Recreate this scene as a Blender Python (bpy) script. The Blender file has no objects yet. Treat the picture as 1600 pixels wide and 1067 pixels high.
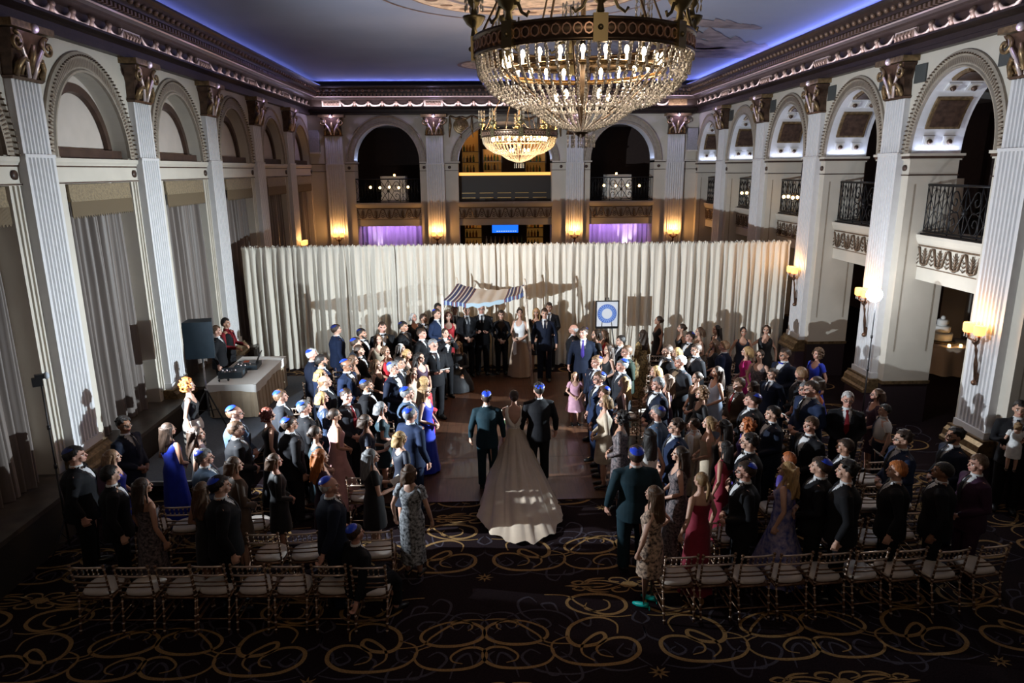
import bpy, bmesh, math, random
from math import sin, cos, pi, radians, sqrt, atan2, exp
from mathutils import Vector, Matrix, Euler
random.seed(7)
SC = bpy.context.scene
COL = SC.collection

# ------------------------------------------------------------------ camera
CAMZ = 5.4
_p, _y, _r = radians(13.884), radians(2.0214), radians(-0.427)
FW = Vector((sin(_y)*cos(_p), cos(_y)*cos(_p), -sin(_p)))
RT = Vector((cos(_y), -sin(_y), 0)); UP = RT.cross(FW)
RT, UP = RT*cos(_r)+UP*sin(_r), UP*cos(_r)-RT*sin(_r)
FPX = 1084.19
cd = bpy.data.cameras.new('camera'); cam = bpy.data.objects.new('camera', cd); COL.objects.link(cam)
cam.matrix_world = Matrix(((RT.x, UP.x, -FW.x, 0), (RT.y, UP.y, -FW.y, 0), (RT.z, UP.z, -FW.z, CAMZ), (0, 0, 0, 1)))
cd.sensor_width = 36; cd.lens = FPX*36/1600; cd.clip_end = 100; cd.clip_start = .05
SC.camera = cam

def ground(u, v, z=0.0):
    """place in the hall that photo pixel (u, v) shows at height z"""
    d = FW*FPX + RT*(u-800) - UP*(v-533.5)
    t = (z-CAMZ)/d.z
    return Vector((d.x*t, d.y*t, z))

# ------------------------------------------------------------------ world, exposure
W = bpy.data.worlds.new('world'); SC.world = W; W.use_nodes = True
W.node_tree.nodes['Background'].inputs[0].default_value = (.5, .43, .5, 1)
W.node_tree.nodes['Background'].inputs[1].default_value = .06
SC.view_settings.view_transform = 'Standard'; SC.view_settings.look = 'None'
SC.view_settings.gamma = 1; SC.view_settings.exposure = 0.0
SC.view_settings.use_curve_mapping = False
SC.cycles.max_bounces = 6; SC.cycles.diffuse_bounces = 3; SC.cycles.glossy_bounces = 3
SC.cycles.transmission_bounces = 5; SC.cycles.transparent_max_bounces = 6
SC.cycles.caustics_reflective = False; SC.cycles.caustics_refractive = False
SC.cycles.sample_clamp_indirect = 4.0
SC.cycles.use_denoising = True

XL, XR, YB = -6.85, 8.43, 28.32          # hall walls
BAY, PW, PP = 3.54, .72, .14            # bay, pilaster width, pilaster projection
YL0, YR0 = 11.46, 11.34                 # far edge of the nearest visible pilaster
ZS = 5.66                               # springing of the arches
ZC = 8.7
XM = (XL+XR)/2

def light(name, kind, loc, energy, color, target=None, size=.1, size_y=None, spot=None, blend=.3, spread=None):
    d = bpy.data.lights.new(name, kind); d.energy = energy; d.color = color
    if kind == 'AREA':
        d.shape = 'RECTANGLE'; d.size = size; d.size_y = size_y or size
        if spread: d.spread = spread
    else:
        d.shadow_soft_size = size
    if kind == 'SPOT':
        d.spot_size = radians(spot); d.spot_blend = blend
    o = bpy.data.objects.new(name, d); COL.objects.link(o); o.location = loc
    if target is not None:
        o.rotation_euler = (Vector(target)-Vector(loc)).to_track_quat('-Z', 'Y').to_euler()
    return o

# the two camera flashes on stands
FLASH_L = Vector((-6.12, 9.42, 2.66)); FLASH_R = Vector((7.40, 12.9, 3.0))
light('flash_beam', 'SPOT', FLASH_L+Vector((.16, .08, 0)), 7400, (.84, .93, 1), target=(8.3, 18.0, 3.9), size=.035, spot=120, blend=1)
light('flash_beam', 'SPOT', FLASH_R+Vector((-.22, .03, 0)), 12000, (.8, .93, 1), target=(-5.9, 14.0, .9), size=.035, spot=66, blend=1)
# LED strips: swag frieze (pinkish white) and ceiling cove (blue)
def strip(name, a, b, target_off, e, col, w=.03, spread=None):
    a, b = Vector(a), Vector(b); m = (a+b)/2
    d = bpy.data.lights.new(name, 'AREA'); d.shape = 'RECTANGLE'; d.size = (b-a).length; d.size_y = w
    d.energy = e; d.color = col
    if spread: d.spread = spread
    o = bpy.data.objects.new(name, d); COL.objects.link(o)
    z = -Vector(target_off).normalized(); x = (b-a).normalized(); y = z.cross(x)
    o.matrix_world = Matrix(((x.x, y.x, z.x, m.x), (x.y, y.y, z.y, m.y), (x.z, y.z, z.z, m.z), (0, 0, 0, 1)))
    return o
PINK = (1, .84, 1)
strip('frieze_led', (XL+.26, 3, 7.80), (XL+.26, YB-.3, 7.80), (-1, 0, 1.0), 20, PINK)
strip('frieze_led', (XR-.26, 3, 7.80), (XR-.26, YB-.3, 7.80), (1, 0, 1.0), 42, PINK)
strip('frieze_led', (XL+.3, YB-.26, 7.80), (XR-.3, YB-.26, 7.80), (0, 1, 1.0), 75, PINK)
BLUE = (.25, .3, 1)
strip('cove_led', (XL+.3, 6, 8.53), (XL+.3, YB-.6, 8.53), (1, 0, .12), 60, (.3, .34, 1))
strip('cove_led', (XR-.3, 6, 8.53), (XR-.3, YB-.6, 8.53), (-1, 0, .12), 230, BLUE)
strip('cove_led', (XL+.6, YB-.3, 8.53), (XR-.6, YB-.3, 8.53), (0, -1, .12), 120, BLUE)
light('rear_fill', 'POINT', (XM, -.6, 6.6), 185, (1, .74, .5), size=.6)  # added warm fill from behind the camera, lifts the front rows and backs

# ------------------------------------------------------------------ materials
MATS = {}
def mat(name, col, rough=.6, metal=0.0, noise=0.0, nscale=8, bump=0.0, bscale=40, emit=None, estr=0, spec=.5, sheen=0, trans=0, stretch=None, col2=None, alpha=1, coat=0, ior=1.45):
    if name in MATS: return MATS[name]
    m = bpy.data.materials.new(name); m.use_nodes = True; nt = m.node_tree; N = nt.nodes; L = nt.links
    b = N['Principled BSDF']
    b.inputs['Base Color'].default_value = (*col, 1); b.inputs['Roughness'].default_value = rough
    b.inputs['Metallic'].default_value = metal; b.inputs['Specular IOR Level'].default_value = spec
    b.inputs['IOR'].default_value = ior
    if sheen: b.inputs['Sheen Weight'].default_value = sheen
    if coat: b.inputs['Coat Weight'].default_value = coat
    if trans: b.inputs['Transmission Weight'].default_value = trans
    if alpha < 1: b.inputs['Alpha'].default_value = alpha
    if emit: b.inputs['Emission Color'].default_value = (*emit, 1); b.inputs['Emission Strength'].default_value = estr
    if noise or bump or col2:
        tc = N.new('ShaderNodeTexCoord'); mp = N.new('ShaderNodeMapping'); L.new(tc.outputs['Object'], mp.inputs[0])
        if stretch: mp.inputs['Scale'].default_value = stretch
    if noise or col2:
        t = N.new('ShaderNodeTexNoise'); t.inputs['Scale'].default_value = nscale; t.inputs['Detail'].default_value = 4
        L.new(mp.outputs[0], t.inputs['Vector'])
        r = N.new('ShaderNodeValToRGB'); L.new(t.outputs[0], r.inputs[0])
        r.color_ramp.elements[0].position = .35; r.color_ramp.elements[1].position = .65
        c2 = col2 or tuple(min(1, c*(1+noise)) for c in col)
        c1 = col if col2 else tuple(c*(1-noise) for c in col)
        r.color_ramp.elements[0].color = (*c1, 1); r.color_ramp.elements[1].color = (*c2, 1)
        L.new(r.outputs[0], b.inputs['Base Color'])
    if bump:
        t2 = N.new('ShaderNodeTexNoise'); t2.inputs['Scale'].default_value = bscale; t2.inputs['Detail'].default_value = 3
        L.new(mp.outputs[0], t2.inputs['Vector'])
        bp = N.new('ShaderNodeBump'); bp.inputs['Strength'].default_value = bump; bp.inputs['Distance'].default_value = .01
        L.new(t2.outputs[0], bp.inputs['Height']); L.new(bp.outputs[0], b.inputs['Normal'])
    MATS[name] = m
    return m

CREAM = mat('cream_plaster', (.52, .475, .41), .7, noise=.04, nscale=2, bump=.05, bscale=60)
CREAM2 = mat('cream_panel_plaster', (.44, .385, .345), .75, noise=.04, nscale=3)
SHAFT = mat('white_pilaster_paint', (.6, .59, .6), .5, noise=.03)
BAND = mat('taupe_moulding', (.3, .255, .205), .55, noise=.1, nscale=12)
BRONZE = mat('bronze_paint', (.085, .05, .035), .35, metal=.45, noise=.3, nscale=10)
GILT = mat('aged_gilt', (.23, .155, .08), .38, metal=.6, noise=.35, nscale=14)
SILVR = mat('pale_gilt_highlight', (.75, .62, .6), .35, metal=.5)
DKWOOD = mat('dark_walnut_trim', (.05, .028, .02), .4, noise=.25, nscale=6)
CORN = mat('brown_cornice_paint', (.032, .02, .016), .45, metal=.15, noise=.2, nscale=8)
CEILM = mat('ceiling_paint', (.2, .225, .31), .8, noise=.05, nscale=.6)
BRASS = mat('brass', (.45, .31, .16), .25, metal=1, noise=.1)
DBRASS = mat('antique_brass', (.17, .12, .08), .35, metal=.9, noise=.2)
IRON = mat('black_iron', (.012, .012, .014), .4, metal=.6)
BLACK = mat('black_plastic', (.012, .012, .014), .45)
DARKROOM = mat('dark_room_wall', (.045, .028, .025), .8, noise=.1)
WHITE = mat('white_linen', (.78, .77, .74), .7, bump=.1, bscale=20)
PALE = mat('pale_door_paint', (.5, .47, .43), .6)

# ------------------------------------------------------------------ mesh helpers
class MB:
    def __init__(s): s.v = []; s.f = []; s.m = []; s.sm = []
    def add(s, vs, fs, mi=0, smooth=False):
        o = len(s.v); s.v += [tuple(v) for v in vs]
        for f in fs: s.f.append(tuple(i+o for i in f)); s.m.append(mi); s.sm.append(smooth)
    def box(s, a, b, mi=0):
        x0, y0, z0 = [min(p, q) for p, q in zip(a, b)]; x1, y1, z1 = [max(p, q) for p, q in zip(a, b)]
        s.add([(x0,y0,z0),(x1,y0,z0),(x1,y1,z0),(x0,y1,z0),(x0,y0,z1),(x1,y0,z1),(x1,y1,z1),(x0,y1,z1)],
              [(0,3,2,1),(4,5,6,7),(0,1,5,4),(1,2,6,5),(2,3,7,6),(3,0,4,7)], mi)
    def tube(s, pts, rad, n=8, mi=0, smooth=True, flat=None, cap=True):
        pts = [Vector(p) for p in pts]
        rs = rad if isinstance(rad, (list, tuple)) else [rad]*len(pts)
        rings = []; prev = None
        for i, p in enumerate(pts):
            t = (pts[min(i+1, len(pts)-1)]-pts[max(i-1, 0)])
            t = t.normalized() if t.length > 1e-9 else Vector((0, 0, 1))
            if prev is None:
                a = Vector((1, 0, 0)) if abs(t.x) < .8 else Vector((0, 1, 0))
                u = (a-t*a.dot(t)).normalized()
            else:
                u = (prev-t*prev.dot(t))
                u = u.normalized() if u.length > 1e-6 else prev
            prev = u; w = t.cross(u)
            fx, fy = flat[i] if flat else (1, 1)
            rings.append([p+u*rs[i]*fx*cos(2*pi*k/n)+w*rs[i]*fy*sin(2*pi*k/n) for k in range(n)])
        vs = [v for r in rings for v in r]; fs = []
        for i in range(len(rings)-1):
            for k in range(n): fs.append((i*n+k, i*n+(k+1)%n, (i+1)*n+(k+1)%n, (i+1)*n+k))
        if cap: fs.append(tuple(range(n-1, -1, -1))); fs.append(tuple((len(rings)-1)*n+k for k in range(n)))
        s.add(vs, fs, mi, smooth)
    def lathe(s, prof, c=(0, 0, 0), n=16, mi=0, smooth=True, sx=1, sy=1, a0=0, a1=2*pi):
        full = abs(a1-a0-2*pi) < 1e-6; m = n if full else n+1; vs = []
        for r, z in prof:
            for k in range(m):
                a = a0+(a1-a0)*k/n; vs.append((c[0]+r*cos(a)*sx, c[1]+r*sin(a)*sy, c[2]+z))
        fs = []
        for i in range(len(prof)-1):
            for k in range(n):
                k2 = (k+1) % m; fs.append((i*m+k, i*m+k2, (i+1)*m+k2, (i+1)*m+k))
        s.add(vs, fs, mi, smooth)
    def ball(s, c, r, n=10, m=7, mi=0, sc=(1, 1, 1), rot=None):
        vs = []; fs = []
        for i in range(m+1):
            t = pi*i/m
            for k in range(n):
                a = 2*pi*k/n; p = Vector((sin(t)*cos(a)*r*sc[0], sin(t)*sin(a)*r*sc[1], cos(t)*r*sc[2]))
                if rot: p = rot @ p
                vs.append(Vector(c)+p)
        for i in range(m):
            for k in range(n): fs.append((i*n+k, (i+1)*n+k, (i+1)*n+(k+1)%n, i*n+(k+1)%n))
        s.add(vs, fs, mi, True)
    def xf(s, fn, start=0):
        for i in range(start, len(s.v)): s.v[i] = tuple(fn(*s.v[i]))
    def build(s, name, mats, parent=None, loc=None):
        me = bpy.data.meshes.new(name); me.from_pydata(s.v, [], s.f)
        for m in (mats if isinstance(mats, (list, tuple)) else [mats]): me.materials.append(m)
        me.polygons.foreach_set('material_index', s.m); me.polygons.foreach_set('use_smooth', s.sm)
        me.update()
        o = bpy.data.objects.new(name, me); COL.objects.link(o)
        if parent: o.parent = parent
        if loc: o.location = loc
        return o
def tag(o, label, cat, group=None, kind=None):
    o['label'] = label; o['category'] = cat
    if group: o['group'] = group
    if kind: o['kind'] = kind
    return o
def struct(o): o['kind'] = 'structure'; return o
def thing(name, label, cat, loc=(0, 0, 0), rz=0, group=None):
    o = bpy.data.objects.new(name, None); COL.objects.link(o); o.location = loc; o.rotation_euler = (0, 0, rz)
    return tag(o, label, cat, group)
def copy_tree(o, parent=None):
    c = o.copy(); COL.objects.link(c)
    if parent: c.parent = parent
    for ch in list(o.children): copy_tree(ch, c)
    return c
TRIM = [0]
def trim(mb, mats, parent=None):
    TRIM[0] += 1
    o = mb.build('trim_%d' % TRIM[0], mats); return struct(o)

# wall frames: (s along the wall, d into the wall, z) -> world
FL = lambda s, d, z: (XL-d, s, z)
FR = lambda s, d, z: (XR+d, s, z)
FB = lambda s, d, z: (s, YB+d, z)

def arch_panel(mb, F, s0, s1, z0, z1, sc, ri, rz, zs, zb, d=0, mi=0, n=28):
    """wall face s0..s1 x z0..z1 with an arched opening (jambs down to zb)"""
    cur = [(sc+ri*cos(pi-pi*k/n), zs+rz*sin(pi*k/n)) for k in range(n+1)]
    for k in range(n):
        (a, za), (b, zb_) = cur[k], cur[k+1]
        mb.add([F(a, d, za), F(b, d, zb_), F(b, d, z1), F(a, d, z1)], [(0, 1, 2, 3)], mi)
    for a, b in ((s0, sc-ri), (sc+ri, s1)):
        if b-a > 1e-4: mb.add([F(a, d, z0), F(b, d, z0), F(b, d, z1), F(a, d, z1)], [(0, 1, 2, 3)], mi)
    if zb > z0: mb.add([F(sc-ri, d, z0), F(sc+ri, d, z0), F(sc+ri, d, zb), F(sc-ri, d, zb)], [(0, 1, 2, 3)], mi)
def arch_reveal(mb, F, sc, ri, rz, zs, zb, d0, d1, mi=0, n=28):
    cur = [(sc-ri, zb)]+[(sc+ri*cos(pi-pi*k/n), zs+rz*sin(pi*k/n)) for k in range(n+1)]+[(sc+ri, zb)]
    for k in range(len(cur)-1):
        (a, za), (b, z2) = cur[k], cur[k+1]
        mb.add([F(a, d0, za), F(b, d0, z2), F(b, d1, z2), F(a, d1, za)], [(0, 1, 2, 3)], mi)
def arch_band(mb, F, sc, zs, prof, rz_ratio, mi=0, n=36, drop=0):
    """moulding swept round the arch; prof = [(radius, d)]"""
    th = [pi*k/n for k in range(n+1)]
    pts = []
    for r, d in prof:
        row = [(sc-r*cos(t), d, zs+(r*rz_ratio)*sin(t)) for t in th]
        if drop: row = [(sc-r, d, zs-drop)]+row+[(sc+r, d, zs-drop)]
        pts.append(row)
    m = len(pts[0])
    vs = [F(*p) for row in pts for p in row]
    fs = [(i*m+k, i*m+k+1, (i+1)*m+k+1, (i+1)*m+k) for i in range(len(pts)-1) for k in range(m-1)]
    mb.add(vs, fs, mi)
def wbox(mb, F, s0, s1, d0, d1, z0, z1, mi=0):
    vs = [F(s, d, z) for z in (z0, z1) for s, d in ((s0, d0), (s1, d0), (s1, d1), (s0, d1))]
    mb.add(vs, [(0,3,2,1),(4,5,6,7),(0,1,5,4),(1,2,6,5),(2,3,7,6),(3,0,4,7)], mi)
def run(mb, F, s0, s1, prof, mi=0):
    """profile [(d, z)] swept straight along the wall"""
    vs = [F(s, d, z) for d, z in prof for s in (s0, s1)]
    mb.add(vs, [(2*i, 2*i+1, 2*i+3, 2*i+2) for i in range(len(prof)-1)], mi)
    n = len(prof); mb.add([F(s0, d, z) for d, z in prof], [tuple(range(n))], mi); mb.add([F(s1, d, z) for d, z in prof], [tuple(range(n))], mi)
# ------------------------------------------------------------------ floor: patterned carpet
CARPET = mat('carpet_dark_plum', (.012, .0065, .008), .95, noise=.35, nscale=45, bump=.5, bscale=160, spec=.1)
CGOLD = mat('carpet_gold_yarn', (.24, .135, .045), .9, noise=.25, nscale=60, bump=.4, bscale=200)
CGREY = mat('carpet_grey_mauve_yarn', (.05, .043, .055), .95, noise=.25, nscale=50, spec=.1)
mb = MB(); mb.add([(-12, -2, 0), (16, -2, 0), (16, 34, 0), (-12, 34, 0)], [(0, 1, 2, 3)], 0)
def ribbon(pts, w, z, mi):
    n = len(pts); vs = []
    for i, p in enumerate(pts):
        a, b = pts[max(i-1, 0)], pts[min(i+1, n-1)]; dx, dy = b[0]-a[0], b[1]-a[1]; l = sqrt(dx*dx+dy*dy) or 1
        ww = w(i/(n-1))/2; vs += [(p[0]-dy/l*ww, p[1]+dx/l*ww, z), (p[0]+dy/l*ww, p[1]-dx/l*ww, z)]
    mb.add(vs, [(2*i, 2*i+1, 2*i+3, 2*i+2) for i in range(n-1)], mi)
def spline(P, k=9):
    out = []
    for i in range(len(P)-1):
        p0, p1, p2, p3 = P[max(i-1, 0)], P[i], P[i+1], P[min(i+2, len(P)-1)]
        for j in range(k):
            t = j/k
            out.append(tuple(.5*((2*p1[c])+(-p0[c]+p2[c])*t+(2*p0[c]-5*p1[c]+4*p2[c]-p3[c])*t*t+(-p0[c]+3*p1[c]-3*p2[c]+p3[c])*t**3) for c in (0, 1)))
    out.append(P[-1]); return out
taper = lambda w0, w1: (lambda t: w0+(w1-w0)*sin(pi*t)**1.2)
# one quarter motif, mirrored: big loop flourish, oval hook, grey vine curls
BIG = spline([(-.34, .68), (-.32, .86), (-.45, .98), (-.66, .98), (-.88, .84), (-.94, .62), (-.84, .48), (-.62, .5), (-.5, .6), (-.52, .7), (-.63, .66), (-.78, .5), (-.8, .34), (-.68, .22)])
OVAL = spline([(-.93, .66), (-1.12, .56), (-1.14, .38), (-1.0, .22), (-.72, .15), (-.36, .18), (-.16, .32), (-.14, .5), (-.26, .6), (-.46, .58), (-.62, .44), (-.6, .32), (-.46, .27)])
HOOK = spline([(-.1, 1.02), (-.3, 1.0), (-.62, 1.06), (-.84, 1.2), (-.86, 1.36), (-.68, 1.47), (-.38, 1.47), (-.16, 1.36), (-.14, 1.18), (-.3, 1.06), (-.5, 1.08), (-.74, 1.3), (-.86, 1.46), (-1.15, 1.5)])
HOOK2 = spline([(-.62, 1.3), (-.66, 1.18), (-.52, 1.12), (-.36, 1.18), (-.34, 1.3), (-.4, 1.36)])
VINES = [spline(p) for p in ([(-.05, .1), (-.2, .3), (-.16, .5), (-.02, .62), (0, .8)], [(-.1, .12), (-.36, .05), (-.6, .1), (-.7, .3), (-.56, .4), (-.46, .3)],
         [(-.3, .5), (-.4, .36), (-.3, .28), (-.22, .36), (-.3, .42)], [(-1.2, .5), (-1.4, .7), (-1.38, .95), (-1.2, 1.0), (-1.12, .88), (-1.22, .8)],
         [(-1.25, .9), (-1.45, 1.1), (-1.5, 1.35), (-1.36, 1.46), (-1.26, 1.34)], [(-.5, .16), (-.9, .02), (-1.3, .08), (-1.5, .3), (-1.4, .44), (-1.28, .36)],
         [(-1.0, 1.1), (-1.05, 1.3), (-1.2, 1.3), (-1.15, 1.18)], [(0, .85), (-.1, .95), (-.02, 1.1)], [(-1.55, 0), (-1.62, .3), (-1.75, .4), (-1.8, .2)])]
P2 = 1.93
def motif(cx, cy, fine):
    for sx in (-1, 1):
        for sy in (1, -1):
            if sy < 0: continue
            T = lambda P: [(cx-sx*p[0]*-1 if False else cx+sx*-p[0]*-1, cy+p[1]) for p in P] if False else [(cx+sx*p[0], cy+p[1]) for p in P]
            for P, w0, w1 in ((BIG, .018, .055), (OVAL, .016, .05), (HOOK, .016, .05), (HOOK2, .012, .03)): ribbon(T(P), taper(w0, w1), .004, 1)
            if fine:
                for P in VINES: ribbon(T(P), taper(.012, .035), .0025, 2)
    # star flower
    for k in range(8):
        a = pi/4*k; ribbon([(cx+.02*cos(a), cy+.02*sin(a)), (cx+.07*cos(a), cy+.06*sin(a)), (cx+.12*cos(a), cy+.1*sin(a))], lambda t: .035*(1-t)+.004, .004, 1)
    # lace medallion
    my = cy+1.68
    mb.add([(cx+.13*cos(pi/3*k), my+.075*sin(pi/3*k), .004) for k in range(6)], [tuple(range(6))], 1)
    for sx in (-1, 1):
        for sy in (-1, 1):
            X = lambda P: [(cx+sx*p[0], my+sy*p[1]) for p in P]
            for P in ([(.0, .06), (.06, .15), (.2, .16), (.24, .1), (.12, .06)], [(.12, .02), (.32, .1), (.5, .1), (.54, .05), (.46, .03)],
                      [(.22, .0), (.4, .04), (.62, .03), (.86, .0)], [(.55, .06), (.66, .11), (.76, .07), (.7, .04)], [(.3, .16), (.5, .14), (.66, .02)]):
                ribbon(spline(X(P), 5), taper(.012, .032), .004, 1)
for i in range(-4, 5):
    for j in range(0, 8):
        cx = -.1+i*P2; cy = 6.5+j*P2-P2*1
        if (i+j) % 2:
            for sx in (-1, 1):
                T = lambda P, oy=0: [(cx+sx*(p[0]+.12), cy+oy+p[1]) for p in P]
                ribbon(T([(x_, -y_) for x_, y_ in HOOK], 2.02), taper(.016, .048), .0045, 1); ribbon(T([(x_*.8, y_*.8) for x_, y_ in OVAL], .02), taper(.014, .045), .0045, 1)
                ribbon(T([(x_*.8, -y_*.8) for x_, y_ in HOOK2], 1.9), taper(.012, .03), .0045, 1)
                if cy < 13:
                    for P in VINES: ribbon(T([(x_*.8, -y_*.9) for x_, y_ in P], 1.2), taper(.012, .032), .0027, 2)
            continue
        if cy > 20 or (cy > 12.5 and -4 < cx < 5 and False): continue
        motif(cx, cy, cy < 13)
carpet = struct(mb.build('floor', [CARPET, CGOLD, CGREY]))

# wooden dance floor laid on the carpet
WOOD = mat('dance_floor_wood', (.07, .03, .016), .34, noise=.3, nscale=3, stretch=(9, .8, 1), bump=.04, bscale=30, coat=.2)
SEAM = mat('dance_floor_seam', (.03, .015, .01), .5)
mb = MB(); mb.box((-3.6, 10.66, 0.002), (5.0, 18.2, .022), 0)
for k in range(1, 10): mb.box((-3.6+k*.9-.003, 10.66, .02), (-3.6+k*.9+.003, 18.2, .0228), 1)
for k in range(1, 9): mb.box((-3.6, 10.66+k*.9-.003, .02), (5, 10.66+k*.9+.003, .0228), 1)
tag(mb.build('dance_floor', [WOOD, SEAM]), 'brown wooden dance floor laid over the carpet down the central aisle', 'dance floor')

# stage platform on the left
STG = mat('stage_carpet_slate', (.085, .095, .115), .8, noise=.12, nscale=20)
mb = MB(); mb.box((-6.25, 11.05, .24), (-4.35, 17.3, .3), 0)
t = thing('stage_platform', 'low slate-grey stage platform under the tan skirted table', 'stage', (0, 0, 0))
mb.build('deck', STG, t)
for x in (-6.1, -5.3, -4.5):
    for y in (11.25, 13.2, 15.2, 17.1):
        m2 = MB(); m2.box((x-.02, y-.02, 0), (x+.02, y+.02, .24)); m2.build('leg', BLACK, t)
m2 = MB(); m2.box((-6.25, 11.05, .3), (-4.35, 11.09, .315)); m2.build('edge_strip', mat('aluminium', (.5, .5, .52), .3, metal=1), t)

# ------------------------------------------------------------------ ceiling
mb = MB(); mb.add([(XL-1, -2, ZC), (XR+1, -2, ZC), (XR+1, YB+1, ZC), (XL-1, YB+1, ZC)], [(3, 2, 1, 0)], 0)
MURALM = mat('ceiling_mural_taupe', (.17, .14, .15), .8, noise=.35, nscale=2.5)
MURALB = mat('ceiling_mural_bronze', (.16, .09, .06), .7, noise=.35, nscale=6)
MURALC = mat('ceiling_mural_buff', (.5, .36, .26), .8, noise=.3, nscale=7)
def disc(cx, cy, rx, ry, z, mi, n=48, r_in=0):
    if r_in: mb.add([(cx+rx*q*cos(2*pi*k/n), cy+ry*q*sin(2*pi*k/n), z) for q in (1, r_in) for k in range(n)], [(k, (k+1)%n, n+(k+1)%n, n+k) for k in range(n)], mi)
    else: mb.add([(cx+rx*cos(2*pi*k/n), cy+ry*sin(2*pi*k/n), z) for k in range(n)], [tuple(range(n))], mi)
def ceil_at(u, v):
    d = FW*FPX+RT*(u-800)-UP*(v-533.5); q = (ZC-CAMZ)/d.z; return d.x*q, d.y*q
cx, cy = XM, 14.1
disc(cx, cy, 2.4, 2.4, ZC-.012, 2); disc(cx, cy, 2.33, 2.33, ZC-.02, 3); disc(cx, cy, 1.75, 1.75, ZC-.028, 1, r_in=.93); disc(cx, cy, .8, .8, ZC-.03, 2)
for k in range(26):
    a = 2*pi*k/26; disc(cx+2.05*cos(a), cy+2.05*sin(a), .14, .08, ZC-.026, 2, 8)
disc(cx, cy, 2.95, 2.95, ZC-.01, 2, 64, r_in=.985)
disc(XM, 23.9, 1.65, 1.3, ZC-.01, 2, r_in=.93); disc(XM, 23.9, 1.52, 1.18, ZC-.012, 3, r_in=.2)
# painted leaf sprays
rl_ = random.Random(12)
for (u0, v0, u1, v1, wd_) in ((1240, 94, 1050, 50, .9), (1230, 80, 1050, 66, .8), (1190, 45, 1060, 30, .35), (1250, 88, 1070, 84, .6)):
    (ax, ay), (bx, by) = ceil_at(u0, v0), ceil_at(u1, v1); L_ = sqrt((bx-ax)**2+(by-ay)**2); ang = atan2(by-ay, bx-ax); n = 16
    for k in range(n):
        t_ = k/(n-1); x = ax+(bx-ax)*t_; y = ay+(by-ay)*t_; w = wd_*(.35+.9*sin(pi*(t_*.85+.1)))
        for sgn in (-1, 1):
            a2 = ang+sgn*rl_.uniform(.3, .6); l = w*rl_.uniform(1.5, 2.2); q = .16*w+.05; z = ZC-.006-.0003*(2*k+(sgn > 0))
            P = [(x, y), (x+l*.4*cos(a2)-q*sin(a2), y+l*.4*sin(a2)+q*cos(a2)), (x+l*.8*cos(a2)-q*.5*sin(a2), y+l*.8*sin(a2)+q*.5*cos(a2)), (x+l*cos(a2), y+l*sin(a2)), (x+l*.7*cos(a2)+q*.8*sin(a2), y+l*.7*sin(a2)-q*.8*cos(a2)), (x+l*.3*cos(a2)+q*sin(a2), y+l*.3*sin(a2)-q*cos(a2))]
            mb.add([(px, py, z) for px, py in P], [tuple(range(6))], 1)
struct(mb.build('ceiling', [CEILM, MURALM, MURALB, MURALC]))

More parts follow.
